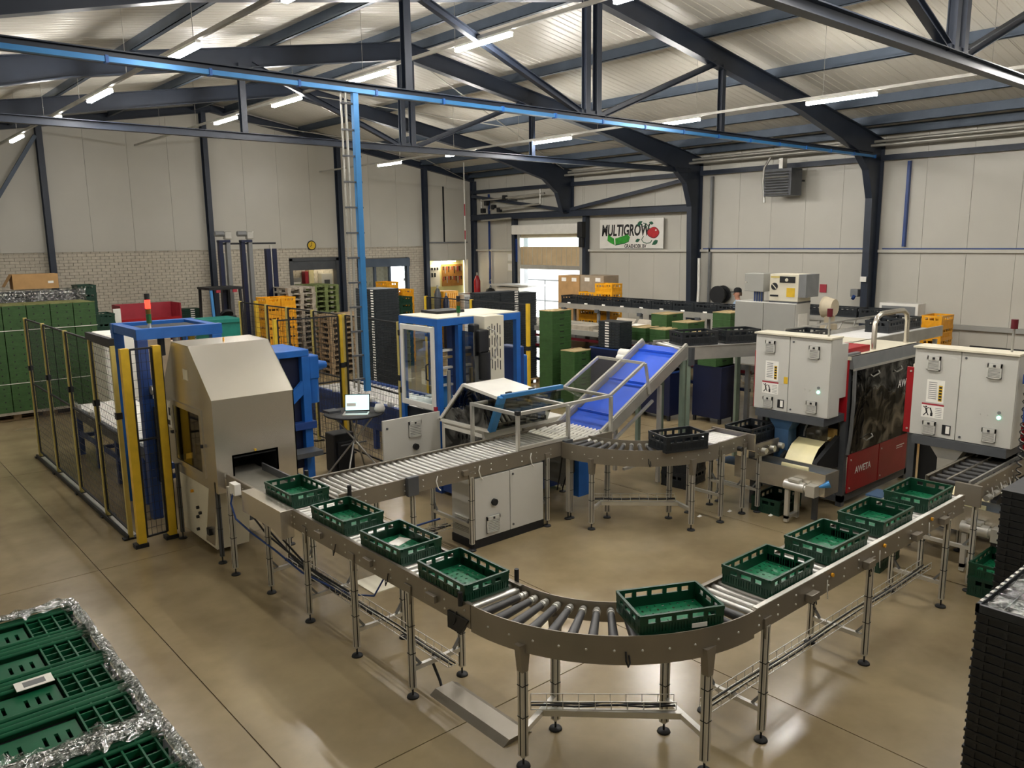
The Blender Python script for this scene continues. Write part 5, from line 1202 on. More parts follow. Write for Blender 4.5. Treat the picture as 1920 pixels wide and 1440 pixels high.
# teal pallet box
t = thing('pallet_box', 'teal plastic pallet box behind the silver hood', 'box', (6.95, 18.4, 0))
MB().box(6.6, 7.35, 18.0, 18.8, 1.0, 1.85).build('box_body', 'teal', t, bevel=.02); MB().box(6.56, 7.39, 17.96, 18.84, 1.78, 1.86).build('rim', 'teal', t)
MB().box(6.6, 7.35, 18.0, 18.8, .12, .98).build('lower_box', 'teal', t, bevel=.02)
for x in (6.65, 7.25): MB().box(x-.05, x+.05, 18.0, 18.8, 0, .12).build('runner', 'teal', t)
# stacker masts
t = thing('stacker_masts', 'three tall dark blue lifting masts with top motors at the brick wall', 'machine', (8.9, 21.2, 0))
for x in (8.3, 8.9):
    MB().box(x-.14, x-.04, 21.0, 21.14, 0, 3.6).build('mast_rail', 'navy', t); MB().box(x+.06, x+.16, 21.0, 21.14, 0, 3.65).build('mast_rail', 'midgrey', t); MB().cyl((x, 21.05, .6), (x, 21.05, 3.3), .03, 8).build('lift_cylinder', 'galv', t)
    MB().box(x-.14, x+.16, 20.98, 21.16, 3.58, 3.64).build('head_beam', 'navy', t)
    g = MB().box(x+.02, x+.2, 20.96, 21.12, 3.66, 3.86).build('gearbox', 'galv', t, bevel=.02); MB().cyl((x+.02, 21.04, 3.8), (x-.22, 21.04, 3.8), .07, 12).build('motor', 'midgrey', g)
    MB().box(x-.16, x+.18, 20.9, 21.0, .3, 1.1).build('carriage', 'darkgrey', t)
for x in (9.5, 9.68): MB().box(x-.06, x+.06, 21.0, 21.14, 0, 3.4).build('mast_rail', 'navy', t)
MB().box(9.57, 9.6, 21.0, 21.1, .3, 3.5).build('mast_rail', 'alu', t); MB().box(8.3, 9.75, 21.05, 21.1, 3.52, 3.57).build('top_tie', 'rubber', t); MB().box(8.1, 9.8, 20.9, 21.4, 0, .1).build('base', 'navy', t)
# forklift
t = thing('forklift', 'dark forklift with overhead guard in front of the brick wall', 'forklift', (7.95, 20.4, 0))
MB().box(7.55, 8.35, 20.0, 21.1, .2, 1.1).build('body', 'rubber', t, bevel=.05); MB().box(7.65, 8.2, 20.5, 21.0, 1.1, 1.6).build('seat', 'rubber', t, bevel=.05)
for x in (7.55, 8.3):
    MB().beam((x, 20.05, 1.0), (x, 20.2, 2.4), .06, .06).build('guard_pillar', 'skyblue' if x < 8 else 'rubber', t); MB().beam((x, 21.05, 1.0), (x, 20.95, 2.4), .06, .06).build('guard_pillar', 'rubber', t)
MB().box(7.5, 8.36, 20.15, 21.0, 2.4, 2.46).build('overhead_guard', 'rubber', t)
for x in (7.72, 8.15): MB().box(x-.05, x+.05, 20.14, 20.2, 2.33, 2.4).build('lamp', 'redbin', t)
for x in (7.6, 8.3):
    for y in (20.2, 20.95): MB().cyl((x-.06, y, .2), (x+.06, y, .2), .2, 16).build('wheel', 'rubber', t)
MB().box(7.7, 8.1, 20.02, 20.06, 1.1, 1.75).build('console', 'rubber', t, bevel=.03); MB().cyl((7.9, 20.15, 1.75), (7.9, 20.2, 1.8), .16, 16).build('steering_wheel', 'rubber', t)
# amber crates
for k, (x, n) in enumerate(((8.98, 9), (9.4, 9))):
    for i in range(n): crate('amber', x-.05, 19.95, i*.24, R(90), 'amber yellow crate in the %s column beside the blue masts' % ('left', 'right')[k], 'amber crates by the masts')
for k, (x, n) in enumerate(((12.72, 10), (13.25, 9))):
    for i in range(n): crate('amber', x, 20.2, i*.24, R(90), 'amber yellow crate in the %s column behind the black folded stack' % ('left taller', 'right lower')[k], 'amber crates behind the black stack')
for i in range(10): crate('dgreen', 12.75, 19.55, i*.2, R(90), 'dark green crate of the stack in front of the amber crates', 'dark green crates by the amber stack')
# pallet stacks
for i in range(16): pallet(9.98+.01*(i % 3), 20.75, i*.148, R(90), 'woodgrey', 'grey weathered pallet in the tall stack right of the amber crates', 'grey pallet stack')
for i in range(16): pallet(11.25+.01*(i % 2), 21.75, i*.146, R(90), 'woodgreen', 'greenish pallet in the tall stack below the wall clock', 'green pallet stack')
for i in range(11): pallet(10.72+.01*(i % 3), 20.25-.35, i*.144, R(90), 'wood', 'brown pallet in the lower stack in front of the greenish pallets', 'left brown pallet stack')
for i in range(11): pallet(11.58+.01*(i % 2), 19.9, i*.144, R(90), 'wood', 'brown pallet in the lower stack right of the other brown pallets', 'right brown pallet stack')
# black folded stacks
fold_stack(FB, 9.25, 14.9, .144, 44, 0, 'black folded crate of the tall labelled stack left of the blue cabin', 'black folded stack by the blue cabin', (-.302, -.08, 'x'))
rw = MB()
for i in range(44): rw.box(8.955, 9.545, 15.11, 15.5, .144+i*.055, .144+i*.055+.05)
tag(single(rw, 'folded_crate_block', 'greyblack', 'rear column of black folded crates behind the tall labelled stack', 'crates', (9.25, 15.3, .144)), None, None, None, 'stuff')
pallet(9.25, 15.1, 0, R(90), 'wood', 'wooden pallet under the tall black stack left of the blue cabin', 'pallets by the blue cabin')
for k, x in enumerate((12.02, 12.63, 13.2)): fold_stack(FB, x, 14.8, .144, (40, 40, 39)[k], 0, 'black folded crate in the %s column of the block in the far corner' % ('left', 'middle labelled', 'right')[k], 'black folded block in the corner', (.2, -.202, 'y') if k == 1 else None)
for k, x in enumerate((12.2, 13.0)): pallet(x, 14.9, 0, 0 if k else R(90), 'wood', 'pallet under the black block in the far corner, '+('right' if k else 'left')+' one', 'pallets in the corner')
# green tray stacks by the incline
tray_stack(12.25, 12.65, 0, 15, R(90), 'green tray of the tall stack just behind the clear guard', 'green trays behind the guard', KRM)
tray_stack(12.22, 11.95, 0, 9, R(90), 'green tray of the short stack just behind the clear guard', 'green trays behind the guard', KRM)
# navy packing bins
for k, (x0, x1, y0, y1, z1) in enumerate(((12.86, 13.4, 8.74, 9.4, 1.12), (12.4, 13.0, 9.6, 10.7, .98), (12.4, 13.0, 10.86, 11.72, 1.3))):
    t = thing('packing_bin', 'navy blue steel packing bin '+('with green trays on top, nearest the left grader', 'half hidden by the blue incline', 'with a black labelled stack on top')[k], 'bin', ((x0+x1)/2, (y0+y1)/2, 0), 'navy packing bins')
    MB().box(x0, x1, y0, y1, .1, z1).build('bin_body', 'navy', t, bevel=.012); MB().box(x0-.015, x1+.015, y0-.015, y1+.015, z1-.03, z1).build('rim', 'navy' if k == 0 else 'bluedeep', t)
    for x in (x0+.04, x1-.04):
        for y in (y0+.04, y1-.04): MB().box(x-.025, x+.025, y-.025, y+.025, 0, .12).build('leg', 'rubber', t)
for i in range(10): o = tag(put(FB, 'folded_crate', None, (12.7, 11.3, 1.3+i*.055), R(90)), 'black folded crate of the labelled stack on the navy bin', 'crate', 'black folded crates on the navy bin'); put(TAGM, 'label_tag', o, (.05, .202, .012))
for i in range(2): tray_stack(13.12, 9.07, 1.12+i*.135, 1, R(90), 'green tray lying on the navy bin nearest the left grader', 'green trays on the navy bin')
# tray piles on the sorting table
TY = 1.4
for k, (y, n) in enumerate(((11.15, 2), (10.62, 2), (10.35, 3), (9.6, 2), (8.95, 2))):
    tray_stack(13.55 if k != 2 else 13.95, y, TY, n, R(90), 'green tray in pile %s from the left on the sorting table edge' % ('one', 'two', 'three', 'four', 'five')[k], 'green trays on the sorting table', KRM)
tray_stack(14.0, 10.95, TY, 4, R(90), 'green tray in the taller pile on the sorting table', 'green trays on the sorting table', KRM)
tray_stack(13.9, 9.3, TY, 5, R(90), 'green tray in the tallest pile on the sorting table, left of the grey cabinet', 'green trays on the sorting table', KRM)
t = thing('sorting_table', 'long beige sorting table with lanes and dark red frame', 'table', (14.2, 12.3, 0))
for k in range(5): MB().box(13.45+k*.3, 13.72+k*.3, 8.4, 16.2, 1.34, 1.4).build('lane', 'beige' if k % 2 == 0 else 'pulp', t)
for k in range(6): MB().box(13.42+k*.3, 13.45+k*.3, 8.4, 16.2, 1.34, 1.46).build('lane_divider', 'alu', t)
for y in (8.8, 10.6, 12.4, 14.2, 15.9):
    for x in (13.5, 14.9): MB().box(x-.04, x+.04, y-.04, y+.04, 0, 1.34).build('leg', 'darkgrey', t)
for z in (.6, .95, 1.2): MB().box(13.45, 13.5, 8.5, 16.2, z, z+.06).build('frame_rail', 'darkred' if z > .9 else 'navy', t)
MB().box(13.5, 14.9, 8.6, 16.1, .9, .94).build('lower_shelf', 'darkgrey', t)
for k in range(6): MB().box(13.3, 13.6, 12.2+k*.25, 12.4+k*.25, .96, 1.0).build('flat_carton', 'paper' if k % 2 else 'darkred', t)
def pulp_box(x, y, label):
    t = thing('pulp_box', label, 'box', (x, y, TY), 'grey board boxes')
    for z in (0, .13): MB().box(x-.2, x+.2, y-.28, y+.28, TY+z, TY+z+.12).build('box_body', 'pulp', t)
    MB().add([(x-.2, y-.28, TY+.25), (x-.2, y+.28, TY+.25), (x-.38, y+.25, TY+.29), (x-.38, y-.25, TY+.29)], [(0, 1, 2, 3)]).build('flap', 'paper', t)
    MB().add([(x+.2, y-.28, TY+.25), (x+.2, y+.28, TY+.25), (x+.3, y+.28, TY+.36), (x+.3, y-.28, TY+.36)], [(0, 1, 2, 3)]).build('flap', 'pulp', t)
    MB().box(x-.16, x+.16, y-.25, y+.25, TY+.24, TY+.27).build('paper_sheets', 'paper', t)
pulp_box(13.7, 12.1, 'grey board box with open flaps on the sorting table, left one'); pulp_box(13.75, 11.5, 'grey board box with open flaps on the sorting table, right one beside green trays')
single(MB().box(13.6, 14.0, 12.9, 13.5, TY, TY+.14), 'tray_pile', 'pulp', 'flat grey board trays on the far left of the sorting table', 'tray', (13.8, 13.2, TY))
# row of black crates on the raised line
t = thing('crate_line', 'raised grey conveyor with a long row of black crates behind the sorting table', 'conveyor', (15.3, 12.3, 0))
MB().box(15.08, 15.5, 8.6, 15.4, 1.78, 1.86).build('conveyor_bed', 'galv', t); MB().box(15.05, 15.08, 8.6, 15.4, 1.76, 1.89).build('side_rail', 'galv', t)
for y in (9.2, 10.9, 12.6, 14.0, 15.2):
    for x in (15.1, 15.46): MB().box(x-.03, x+.03, y-.03, y+.03, 0, 1.78).build('leg', 'midgrey', t)
    MB().box(15.0, 15.06, y-.06, y+.06, 1.7, 1.78).build('leg_head', 'darkgrey', t)
W9 = ['first', 'second', 'third', 'fourth', 'fifth', 'sixth', 'seventh', 'eighth', 'ninth', 'tenth']
for i in range(10):
    o = crate('black', 15.29, 15.05-i*.615, 1.89, R(90), 'black crate in the long row, %s from the roller door' % W9[i], 'row of black crates'); put(TAGM, 'label_tag', o, (0, .208, .0))
# cartons beyond
for k, (x0, x1, y0, y1, z0, z1, m_) in enumerate(((16.0, 16.6, 15.56, 16.4, 1.2, 2.56, 'carton'), (16.0, 16.6, 14.66, 15.54, 1.2, 2.58, 'cartongrey'))):
    t = thing('carton', ('yellowish brown tall carton beside the roller door', 'grey brown tall carton behind the row of black crates')[k], 'box', (16.3, (y0+y1)/2, z0)); MB().box(x0, x1, y0, y1, z0, z1).build('carton_body', m_, t, bevel=.008)
    for q in range(2): MB().box(x0-.004, x0, y0+.12+q*.4, y0+.3+q*.4, z1-.16, z1-.06).build('label', 'paper', t)
single(MB().box(15.8, 16.9, 14.2, 16.6, 0, 1.2), 'storage_platform', 'midgrey', 'grey platform below the tall cartons', 'platform', (16.3, 15.4, 0))
for k, (y, n) in enumerate(((14.95, 4), (14.35, 5))):
    for i in range(n): crate('amber', 15.85, y, 1.2+i*.24, R(90), 'amber crate in front of the tall cartons, %s pile' % ('lower', 'higher')[k], 'amber crates at the cartons')
# grey control cabinets behind the left grader
t = thing('switch_cabinet', 'wide grey two door switch cabinet standing behind the left grader', 'cabinet', (13.3, 8.0, 0))
MB().box(13.02, 13.5, 7.36, 8.6, 1.2, 2.39).build('body', 'cabgrey', t, bevel=.008); MB().box(13.0, 13.02, 8.0, 8.59, 1.22, 2.38).build('door', 'cabgrey2', t, bevel=.004); MB().box(13.0, 13.02, 7.37, 7.98, 1.22, 2.38).build('door', 'cabgrey2', t, bevel=.004)
MB().box(13.1, 13.4, 7.352, 7.36, 1.9, 2.2).build('side_sheet', 'paper', t)
for x in (13.08, 13.44):
    for y in (7.42, 8.54): MB().box(x-.04, x+.04, y-.04, y+.04, 0, 1.2).build('leg', 'midgrey', t)
t = thing('junction_box', 'small grey box raised on the wide switch cabinet', 'box', (13.2, 8.25, 2.39)); MB().box(13.05, 13.35, 8.05, 8.44, 2.57, 2.9).build('body', 'cabgrey2', t, bevel=.008)
MB().box(13.15, 13.25, 8.15, 8.3, 2.39, 2.57).build('stem', 'midgrey', t)
for k in range(4): MB().cyl((13.1, 8.1+k*.05, 2.39), (13.1, 8.1+k*.05, 2.57), .01, 6).build('cable', 'bluedeep', t)
MB().cyl((13.05, 8.4, 2.74), (13.035, 8.4, 2.74), .018, 8).build('lock', 'alu', t)
t = thing('operator_panel', 'cream operator panel with round dial and black display on the switch cabinet', 'panel', (13.25, 7.63, 2.39))
MB().box(13.05, 13.5, 7.36, 7.92, 2.42, 2.9).build('body', 'cream', t, bevel=.008); MB().box(13.06, 13.5, 7.22, 7.36, 2.5, 2.9).build('side_hood', 'midgrey', t)
MB().box(13.04, 13.05, 7.42, 7.72, 2.75, 2.86).build('display', 'rubber', t); MB().cyl((13.04, 7.58, 2.8), (13.03, 7.58, 2.8), .03, 12).build('knob', 'cream', t); MB().cyl((13.05, 7.82, 2.68), (13.04, 7.82, 2.68), .065, 18).build('dial', 'rubber', t); MB().beam((13.036, 7.86, 2.72), (13.036, 7.78, 2.64), .014, .004, (1, 0, 0)).build('dial_mark', 'cream', t)
MB().box(13.045, 13.05, 7.42, 7.58, 2.5, 2.66).build('yellow_sticker', 'yellow', t); MB().box(13.04, 13.05, 7.74, 7.9, 2.5, 2.53).build('slider', 'rubber', t); MB().box(13.045, 13.05, 7.72, 7.9, 2.83, 2.86).build('nameplate', 'yellowpale', t)
MB().box(13.05, 13.5, 7.36, 7.92, 2.39, 2.42).build('base', 'darkgrey', t)
single(MB().cyl((13.7, 7.0, 2.3), (13.7, 7.16, 2.3), .15, 16, .19).cyl((13.7, 7.16, 2.3), (13.7, 7.2, 2.3), .19, 16).box(13.62, 13.78, 7.03, 7.15, 2.0, 2.2).box(13.58, 13.82, 7.0, 7.2, 0, 2.0), 'fan_housing', 'beige', 'yellowish fan housing right of the operator panel', 'fan', (13.6, 7.2, 0))
# upper conveyors
t = thing('upper_conveyor', 'grey angled conveyor leading from the top of the blue incline', 'conveyor', (9.55, 7.48, 0)); t.rotation_euler.z = R(-24)
for y in (-.42, .42): o = put(MB().box(0, 1.75, y-.006, y+.006, 1.8, 2.0).box(0, 1.75, y-.02, y+.02, 1.99, 2.0).mesh('side_rail', 'galv'), 'side_rail', t)
rm = MB().cyl((0, -.4, 0), (0, .4, 0), .028, 10).mesh('roller', 'roller')
for k in range(17): put(rm, 'roller', t, (.06+k*.1, 0, 1.95))
for x in (.15, 1.5):
    for y in (-.4, .4): put(MB().box(x-.03, x+.03, y-.03, y+.03, 0, 1.82).mesh('leg', 'machinegreen'), 'leg', t)
t = thing('upper_conveyor', 'long white belted conveyor with side rails leading away behind the left grader', 'conveyor', (13.6, 6.0, 0))
MB().box(11.0, 14.6, 5.55, 6.45, 1.94, 1.96).build('belt', 'whitebelt', t)
for y in (5.52, 6.48): MB().box(11.0, 14.6, y-.02, y+.02, 1.84, 2.02).build('side_rail', 'galv', t)
for k in range(6): MB().beam((11.4+k*.5, 6.5, 2.02), (11.5+k*.5, 6.5, 2.14), .02, .02).build('rail_post', 'galv', t)
MB().box(11.2, 14.5, 6.49, 6.51, 2.13, 2.16).build('guide_rail', 'galv', t)
for x in (11.2, 12.9, 14.4):
    for y in (5.54, 6.46): MB().box(x-.03, x+.03, y-.03, y+.03, 0, 1.8).build('leg', 'galv', t)
MB().cyl((13.2, 5.4, 1.75), (13.5, 5.4, 1.75), .08, 12).build('gear_motor', 'midgrey', t)
for k, (x, y, z, a) in enumerate(((9.95, 7.28, 1.98, -24), (10.62, 6.98, 1.98, -24), (11.35, 6.2, 1.96, 0), (13.6, 6.05, 1.96, 0), (14.25, 6.05, 1.96, 0))):
    crate('black', x, y, z, R(a), 'black crate on the upper conveyors, '+('just above the blue incline', 'second after the blue incline', 'behind the left grey cabinet', 'left one at the far end', 'right one at the far end')[k], 'black crates on the upper conveyors')
t = thing('cross_conveyor', 'grey conveyor along the right wall behind the upper conveyor', 'conveyor', (16.9, 7.5, 0))
MB().box(16.5, 17.1, 7.0, 10.6, 1.75, 1.85).build('conveyor_bed', 'galv', t)
for y in (7.2, 8.8, 10.3):
    for x in (16.55, 17.05): MB().box(x-.03, x+.03, y-.03, y+.03, 0, 1.75).build('leg', 'galv', t)
for k in range(4): crate('black', 16.8, 9.6-k*.65, 1.85, R(90), 'black crate on the conveyor along the right wall, %s from the person' % W9[k], 'black crates along the right wall')
t = thing('hood_enclosure', 'white framed hood box standing by the navy column at the right wall', 'hood', (18.0, 7.7, 0))
MB().box(17.9, 18.3, 7.28, 8.12, 1.8, 2.09).build('hood_box', 'white', t, bevel=.01); MB().box(17.89, 17.9, 7.34, 8.06, 1.82, 2.03).build('opening', 'midgrey', t)
for y in (7.34, 8.06): MB().box(18.0, 18.1, y-.04, y+.04, 0, 1.8).build('leg', 'white', t)
for i in range(8): crate('amber', 17.6, 6.75, i*.24, R(0), 'amber crate of the stack at the right wall', 'amber crates at the right wall')
t = thing('guard_rail', 'grey low guard rail along the foot of the right wall', 'rail', (18.5, 3, 0))
MB().cyl((18.5, -3, 1.2), (18.5, 6.4, 1.2), .025, 8).build('rail_tube', 'rubber', t); MB().cyl((18.5, -3, .8), (18.5, 6.4, .8), .025, 8).build('rail_tube', 'rubber', t)
for y in (-2, 0, 2, 4, 6): MB().cyl((18.5, y, 0), (18.5, y, 1.2), .025, 8).build('rail_post', 'rubber', t)
# person on a platform
t = thing('walkway', 'grey steel walkway along the right wall where the packer stands', 'platform', (17.6, 11, 0)); MB().box(17.2, 18.2, 9.6, 12.6, .47, .52).build('deck', 'galv', t)
for y in (9.8, 11.1, 12.4):
    for x in (17.3, 18.1): MB().box(x-.03, x+.03, y-.03, y+.03, 0, .47).build('leg', 'galv', t)
def person(loc, rz):
    V = [((0, 0, .93), .15), ((0, 0, 1.1), .14), ((.01, 0, 1.28), .15), ((.0, 0, 1.42), .13), ((.01, 0, 1.5), .058), ((.03, 0, 1.56), .062), ((.035, 0, 1.64), .088), ((.02, 0, 1.72), .08),
         ((0, .17, 1.40), .07), ((.02, .23, 1.25), .05), ((.06, .24, 1.12), .043), ((.2, .22, 1.08), .038), ((.3, .2, 1.08), .03),
         ((0, -.17, 1.40), .07), ((.02, -.23, 1.25), .05), ((.06, -.24, 1.12), .043), ((.2, -.22, 1.06), .038), ((.3, -.2, 1.06), .03),
         ((0, .1, .88), .11), ((.01, .11, .5), .075), ((-.01, .11, .1), .05), ((.12, .12, .04), .045), ((0, -.1, .88), .11), ((.01, -.11, .5), .075), ((-.01, -.11, .1), .05), ((.12, -.12, .04), .045)]
    E = [(0, 1), (1, 2), (2, 3), (3, 4), (4, 5), (5, 6), (6, 7), (3, 8), (8, 9), (9, 10), (10, 11), (11, 12), (3, 13), (13, 14), (14, 15), (15, 16), (16, 17), (0, 18), (18, 19), (19, 20), (20, 21), (0, 22), (22, 23), (23, 24), (24, 25)]
    nb = len(V)
    for s in (1, -1):                                        # fingers
        base = 12 if s > 0 else 17; hx, hy, hz = V[base][0]
        for k, (dy, ln) in enumerate(((-.03, .06), (-.01, .075), (.01, .08), (.03, .07))):
            i = len(V); V.append(((hx+.04, hy+dy, hz-.01), .009)); V.append(((hx+.04+ln*.6, hy+dy, hz-.02), .008)); V.append(((hx+.04+ln*.9, hy+dy, hz-.045), .007)); E += [(base, i), (i, i+1), (i+1, i+2)]
        i = len(V); V.append(((hx+.01, hy-.045*s, hz+.0), .01)); V.append(((hx+.05, hy-.06*s, hz-.01), .008)); E += [(base, i), (i, i+1)]
    me = bpy.data.meshes.new('person'); me.from_pydata([v for v, _ in V], E, []); o = bpy.data.objects.new('person', me); COL.objects.link(o)
    m = o.modifiers.new('skin', 'SKIN'); m.use_smooth_shade = True
    for i, (_, r) in enumerate(V): me.skin_vertices[0].data[i].radius = (r, r*(1.25 if i in (0, 1, 2) else 1))
    me.skin_vertices[0].data[0].use_root = True
    o.modifiers.new('sub', 'SUBSURF').levels = 2; o.modifiers['sub'].render_levels = 2
    dg = bpy.context.evaluated_depsgraph_get(); m2 = bpy.data.meshes.new_from_object(o.evaluated_get(dg)); bpy.data.objects.remove(o)
    m2.materials.clear()
    for k in ('skin', 'cloth', 'trouser', 'rubber'): m2.materials.append(M[k])
    for p in m2.polygons:
        c = p.center; hand = c.x > .22 and .9 < c.z < 1.2
        p.material_index = 0 if (c.z > 1.5 or hand) else (1 if c.z > .95 or (abs(c.y) > .2 and c.z > .9) else (2 if c.z > .1 else 3)); p.use_smooth = True
    o = put(m2, 'person', None, loc, rz); tag(o, 'person in black cap and pale blue shirt standing behind the grey switch cabinet', 'person')
    def ch(mb, nm, mt): return put(mb.mesh(nm, mt), nm, o)
    ch(MB().lathe([(.098, 1.69), (.1, 1.72), (.09, 1.77), (.05, 1.8), (0, 1.805)], (.02, 0, 0), 16).prism([(.1, -.07), (.19, -.05), (.205, 0), (.19, .05), (.1, .07)], 2, 1.69, 1.7), 'cap', 'capblack')
    ch(MB().lathe([(.09, 1.6), (.096, 1.64), (.096, 1.69)], (.008, 0, 0), 16), 'hair', 'hair') if False else None
    ch(MB().prism([(.1, 1.665), (.115, 1.66), (.142, 1.625), (.11, 1.615)], 1, -.012, .012), 'nose', 'skin')
    for s in (-1, 1):
        ch(MB().lathe([(0, -.01), (.01, 0), (0, .01)], (.108, .033*s, 1.668), 8), 'eye', 'letterblack'); ch(MB().box(.0, .035, .083*s-.008, .083*s+.008, 1.615, 1.675), 'ear', 'skin')
    ch(MB().box(.105, .117, -.022, .022, 1.588, 1.594), 'mouth', 'darkred'); ch(MB().box(-.07, .0, -.075, .075, 1.6, 1.69), 'hair', 'hair')
    return o
person((17.45, 11.45, .52), R(139))

# ================================================================== WALL FITTINGS
# roller door
t = thing('roller_door', 'half open roller door with beige curtain and clear vision strip', 'door', (18.9, 19.8, 0))
MB().box(18.6, 18.98, 18.2, 21.4, 3.74, 4.06).build('roll_housing', 'white', t, bevel=.03)
for y in (18.27, 21.3): MB().box(18.85, 18.99, y-.07, y+.07, 0, 3.74).build('guide', 'alu', t)
for y in (18.08, 21.52): MB().box(18.78, 18.96, y-.07, y+.07, 0, 4.28).build('door_post', 'steel_navy', t)
cv = MB().box(18.9, 18.915, 18.34, 21.24, 2.7, 3.32).build('curtain', 'curtain', t)
for k in range(12): MB().box(18.89, 18.9, 18.5+k*.235, 18.53+k*.235, 2.72, 3.3).build('curtain_rib', 'beige', cv)
MB().box(18.9, 18.915, 18.34, 21.24, 3.62, 3.76).build('upper_curtain', 'beige', t); MB().box(18.9, 18.91, 18.34, 21.24, 3.32, 3.62).build('vision_strip', 'window', t); MB().box(18.87, 18.94, 18.34, 21.24, 2.56, 2.7).build('bottom_bar', 'alu', t)
MB().box(18.6, 18.8, 18.0, 18.22, 3.6, 4.1).box(18.65, 18.78, 18.03, 18.2, 3.3, 3.62).build('door_motor', 'rubber', t, bevel=.03)
MB().box(18.84, 18.85, 21.36, 21.46, 2.8, 3.6).build('blue_strip', 'bluedeep', t)
t = thing('outdoor_railing', 'pale railing outside the open roller door', 'railing', (20.5, 21, 0))
for z in (1.35, 2.1): MB().cyl((20.3, 19.2, z), (20.3, 23, z), .03, 8).build('rail_tube', 'midgrey', t)
for y in (19.3, 20.4, 21.5, 22.6): MB().cyl((20.3, y, -.02), (20.3, y, 2.1), .03, 8).build('rail_post', 'midgrey', t)
single(MB().box(30, 31, 12, 40, -.02, 5), 'far_wall', 'concrete_out', 'pale building across the yard outside the roller door', 'building', (30, 26, 0))
# company sign
t = thing('company_sign', 'white company sign with MULTIGROW lettering, cucumber and red fruit logo', 'sign', (18.84, 16.2, 3.26)); SX = 18.84
MB().box(SX, SX+.02, 14.95, 17.44, 3.26, 4.14).build('board', 'white', t)
o = put_text('MULTIGROW', .46, 'letterblack', (SX-.002, 16.42, 3.79), '-x', t, sx=.68, shear=.12, bold=.015); put_text('GRAEHOEK BV', .15, 'letterblack', (SX-.002, 16.0, 3.325), '-x', t, sx=.85, bold=.004)
def flat(nm, pts, m_, d=.003): MB().prism(pts, 0, SX-d, SX-d+.001).build(nm, m_, t)
flat('cucumber_mark', [(17.1, 3.68), (16.85, 3.56), (16.82, 3.36), (17.02, 3.44), (17.12, 3.5)], 'cucumber'); flat('cucumber_mark', [(16.8, 3.56), (16.3, 3.68), (16.2, 3.6), (16.25, 3.48), (16.4, 3.42), (16.78, 3.36)], 'cucumber', .0035)
flat('cucumber_shade', [(16.8, 3.375), (16.4, 3.43), (16.24, 3.49), (16.25, 3.46), (16.42, 3.4), (16.8, 3.35)], 'leaf', .004)
def blob(cy, cz, ry, rz_, n=22, f=0): return [(cy+ry*math.cos(a)*(1+.08*math.cos(2*a+f)), cz+rz_*math.sin(a)*(1+.06*math.cos(3*a))) for a in [2*math.pi*i/n for i in range(n)]]
flat('fruit_outline', blob(15.32, 3.72, .215, .165), 'darkred', .004); flat('fruit', blob(15.32, 3.725, .195, .148), 'tomato', .005); flat('fruit_gloss', blob(15.22, 3.79, .025, .025), 'letterwhite', .006)
def leafp(cy, cz, s, a): return [(cy+s*(math.cos(a)*u-math.sin(a)*v), cz+s*(math.sin(a)*u+math.cos(a)*v)) for u, v in ((-1, 0), (-.5, .45), (.1, .5), (1, 0), (.1, -.5), (-.5, -.45))]
for cy, cz, s, a in ((15.83, 4.0, .12, 2.6), (15.4, 4.0, .09, .2), (15.9, 3.5, .1, 2.8), (15.25, 3.43, .13, -.5)): flat('leaf_mark', leafp(cy, cz, s, a), 'leaf', .004)
for pts in ([(15.7, 4.0), (15.58, 3.98), (15.5, 3.9), (15.45, 3.82)], [(15.68, 3.62), (15.75, 3.52), (15.68, 3.44), (15.55, 3.41), (15.42, 3.43), (15.36, 3.5)], [(15.72, 3.9), (15.62, 3.93), (15.55, 3.88)]):
    MB().tube([(SX-.004, *p) for p in pts], .012, 6).build('vine_mark', 'leaf', t)
# wall clock
t = thing('wall_clock', 'round yellow rimmed wall clock on the brick gable', 'clock', (12.31, 23.95, 3.46))
MB().cyl((12.31, 24.0, 3.46), (12.31, 23.95, 3.46), .155, 28).build('rim', 'rubber', t); MB().cyl((12.31, 23.955, 3.46), (12.31, 23.945, 3.46), .125, 28).build('dial', 'yellow', t)
MB().beam((12.31, 23.942, 3.46), (12.31, 23.942, 3.56), .014, .004, (0, 1, 0)).build('hand', 'letterblack', t); MB().beam((12.31, 23.942, 3.46), (12.25, 23.942, 3.42), .016, .004, (0, 1, 0)).build('hand', 'letterblack', t)
# heater
t = thing('air_heater', 'grey louvred air heater hanging high on the right wall', 'heater', (18.4, 11.0, 4.55))
MB().box(18.25, 18.75, 10.62, 11.36, 4.55, 5.2).build('casing', 'darkgrey', t, bevel=.01)
for k in range(9): MB().beam((18.2, 10.68, 4.6+k*.065), (18.2, 11.3, 4.6+k*.065), .06, .012, (.5, 0, 1)).build('louvre', 'midgrey' if k != 6 else 'alu', t)
MB().tube([(18.3, 11.36, 4.4), (18.3, 11.42, 4.9), (18.3, 11.4, 5.25), (18.4, 11.3, 5.5)], .03, 8).build('water_pipe', 'galv', t)
for y in (10.7, 11.3): MB().box(18.7, 18.995, y-.02, y+.02, 4.9, 4.94).build('wall_bracket', 'rubber', t)
MB().box(18.3, 18.5, 10.9, 11.0, 5.2, 5.45).build('valve', 'galv', t)
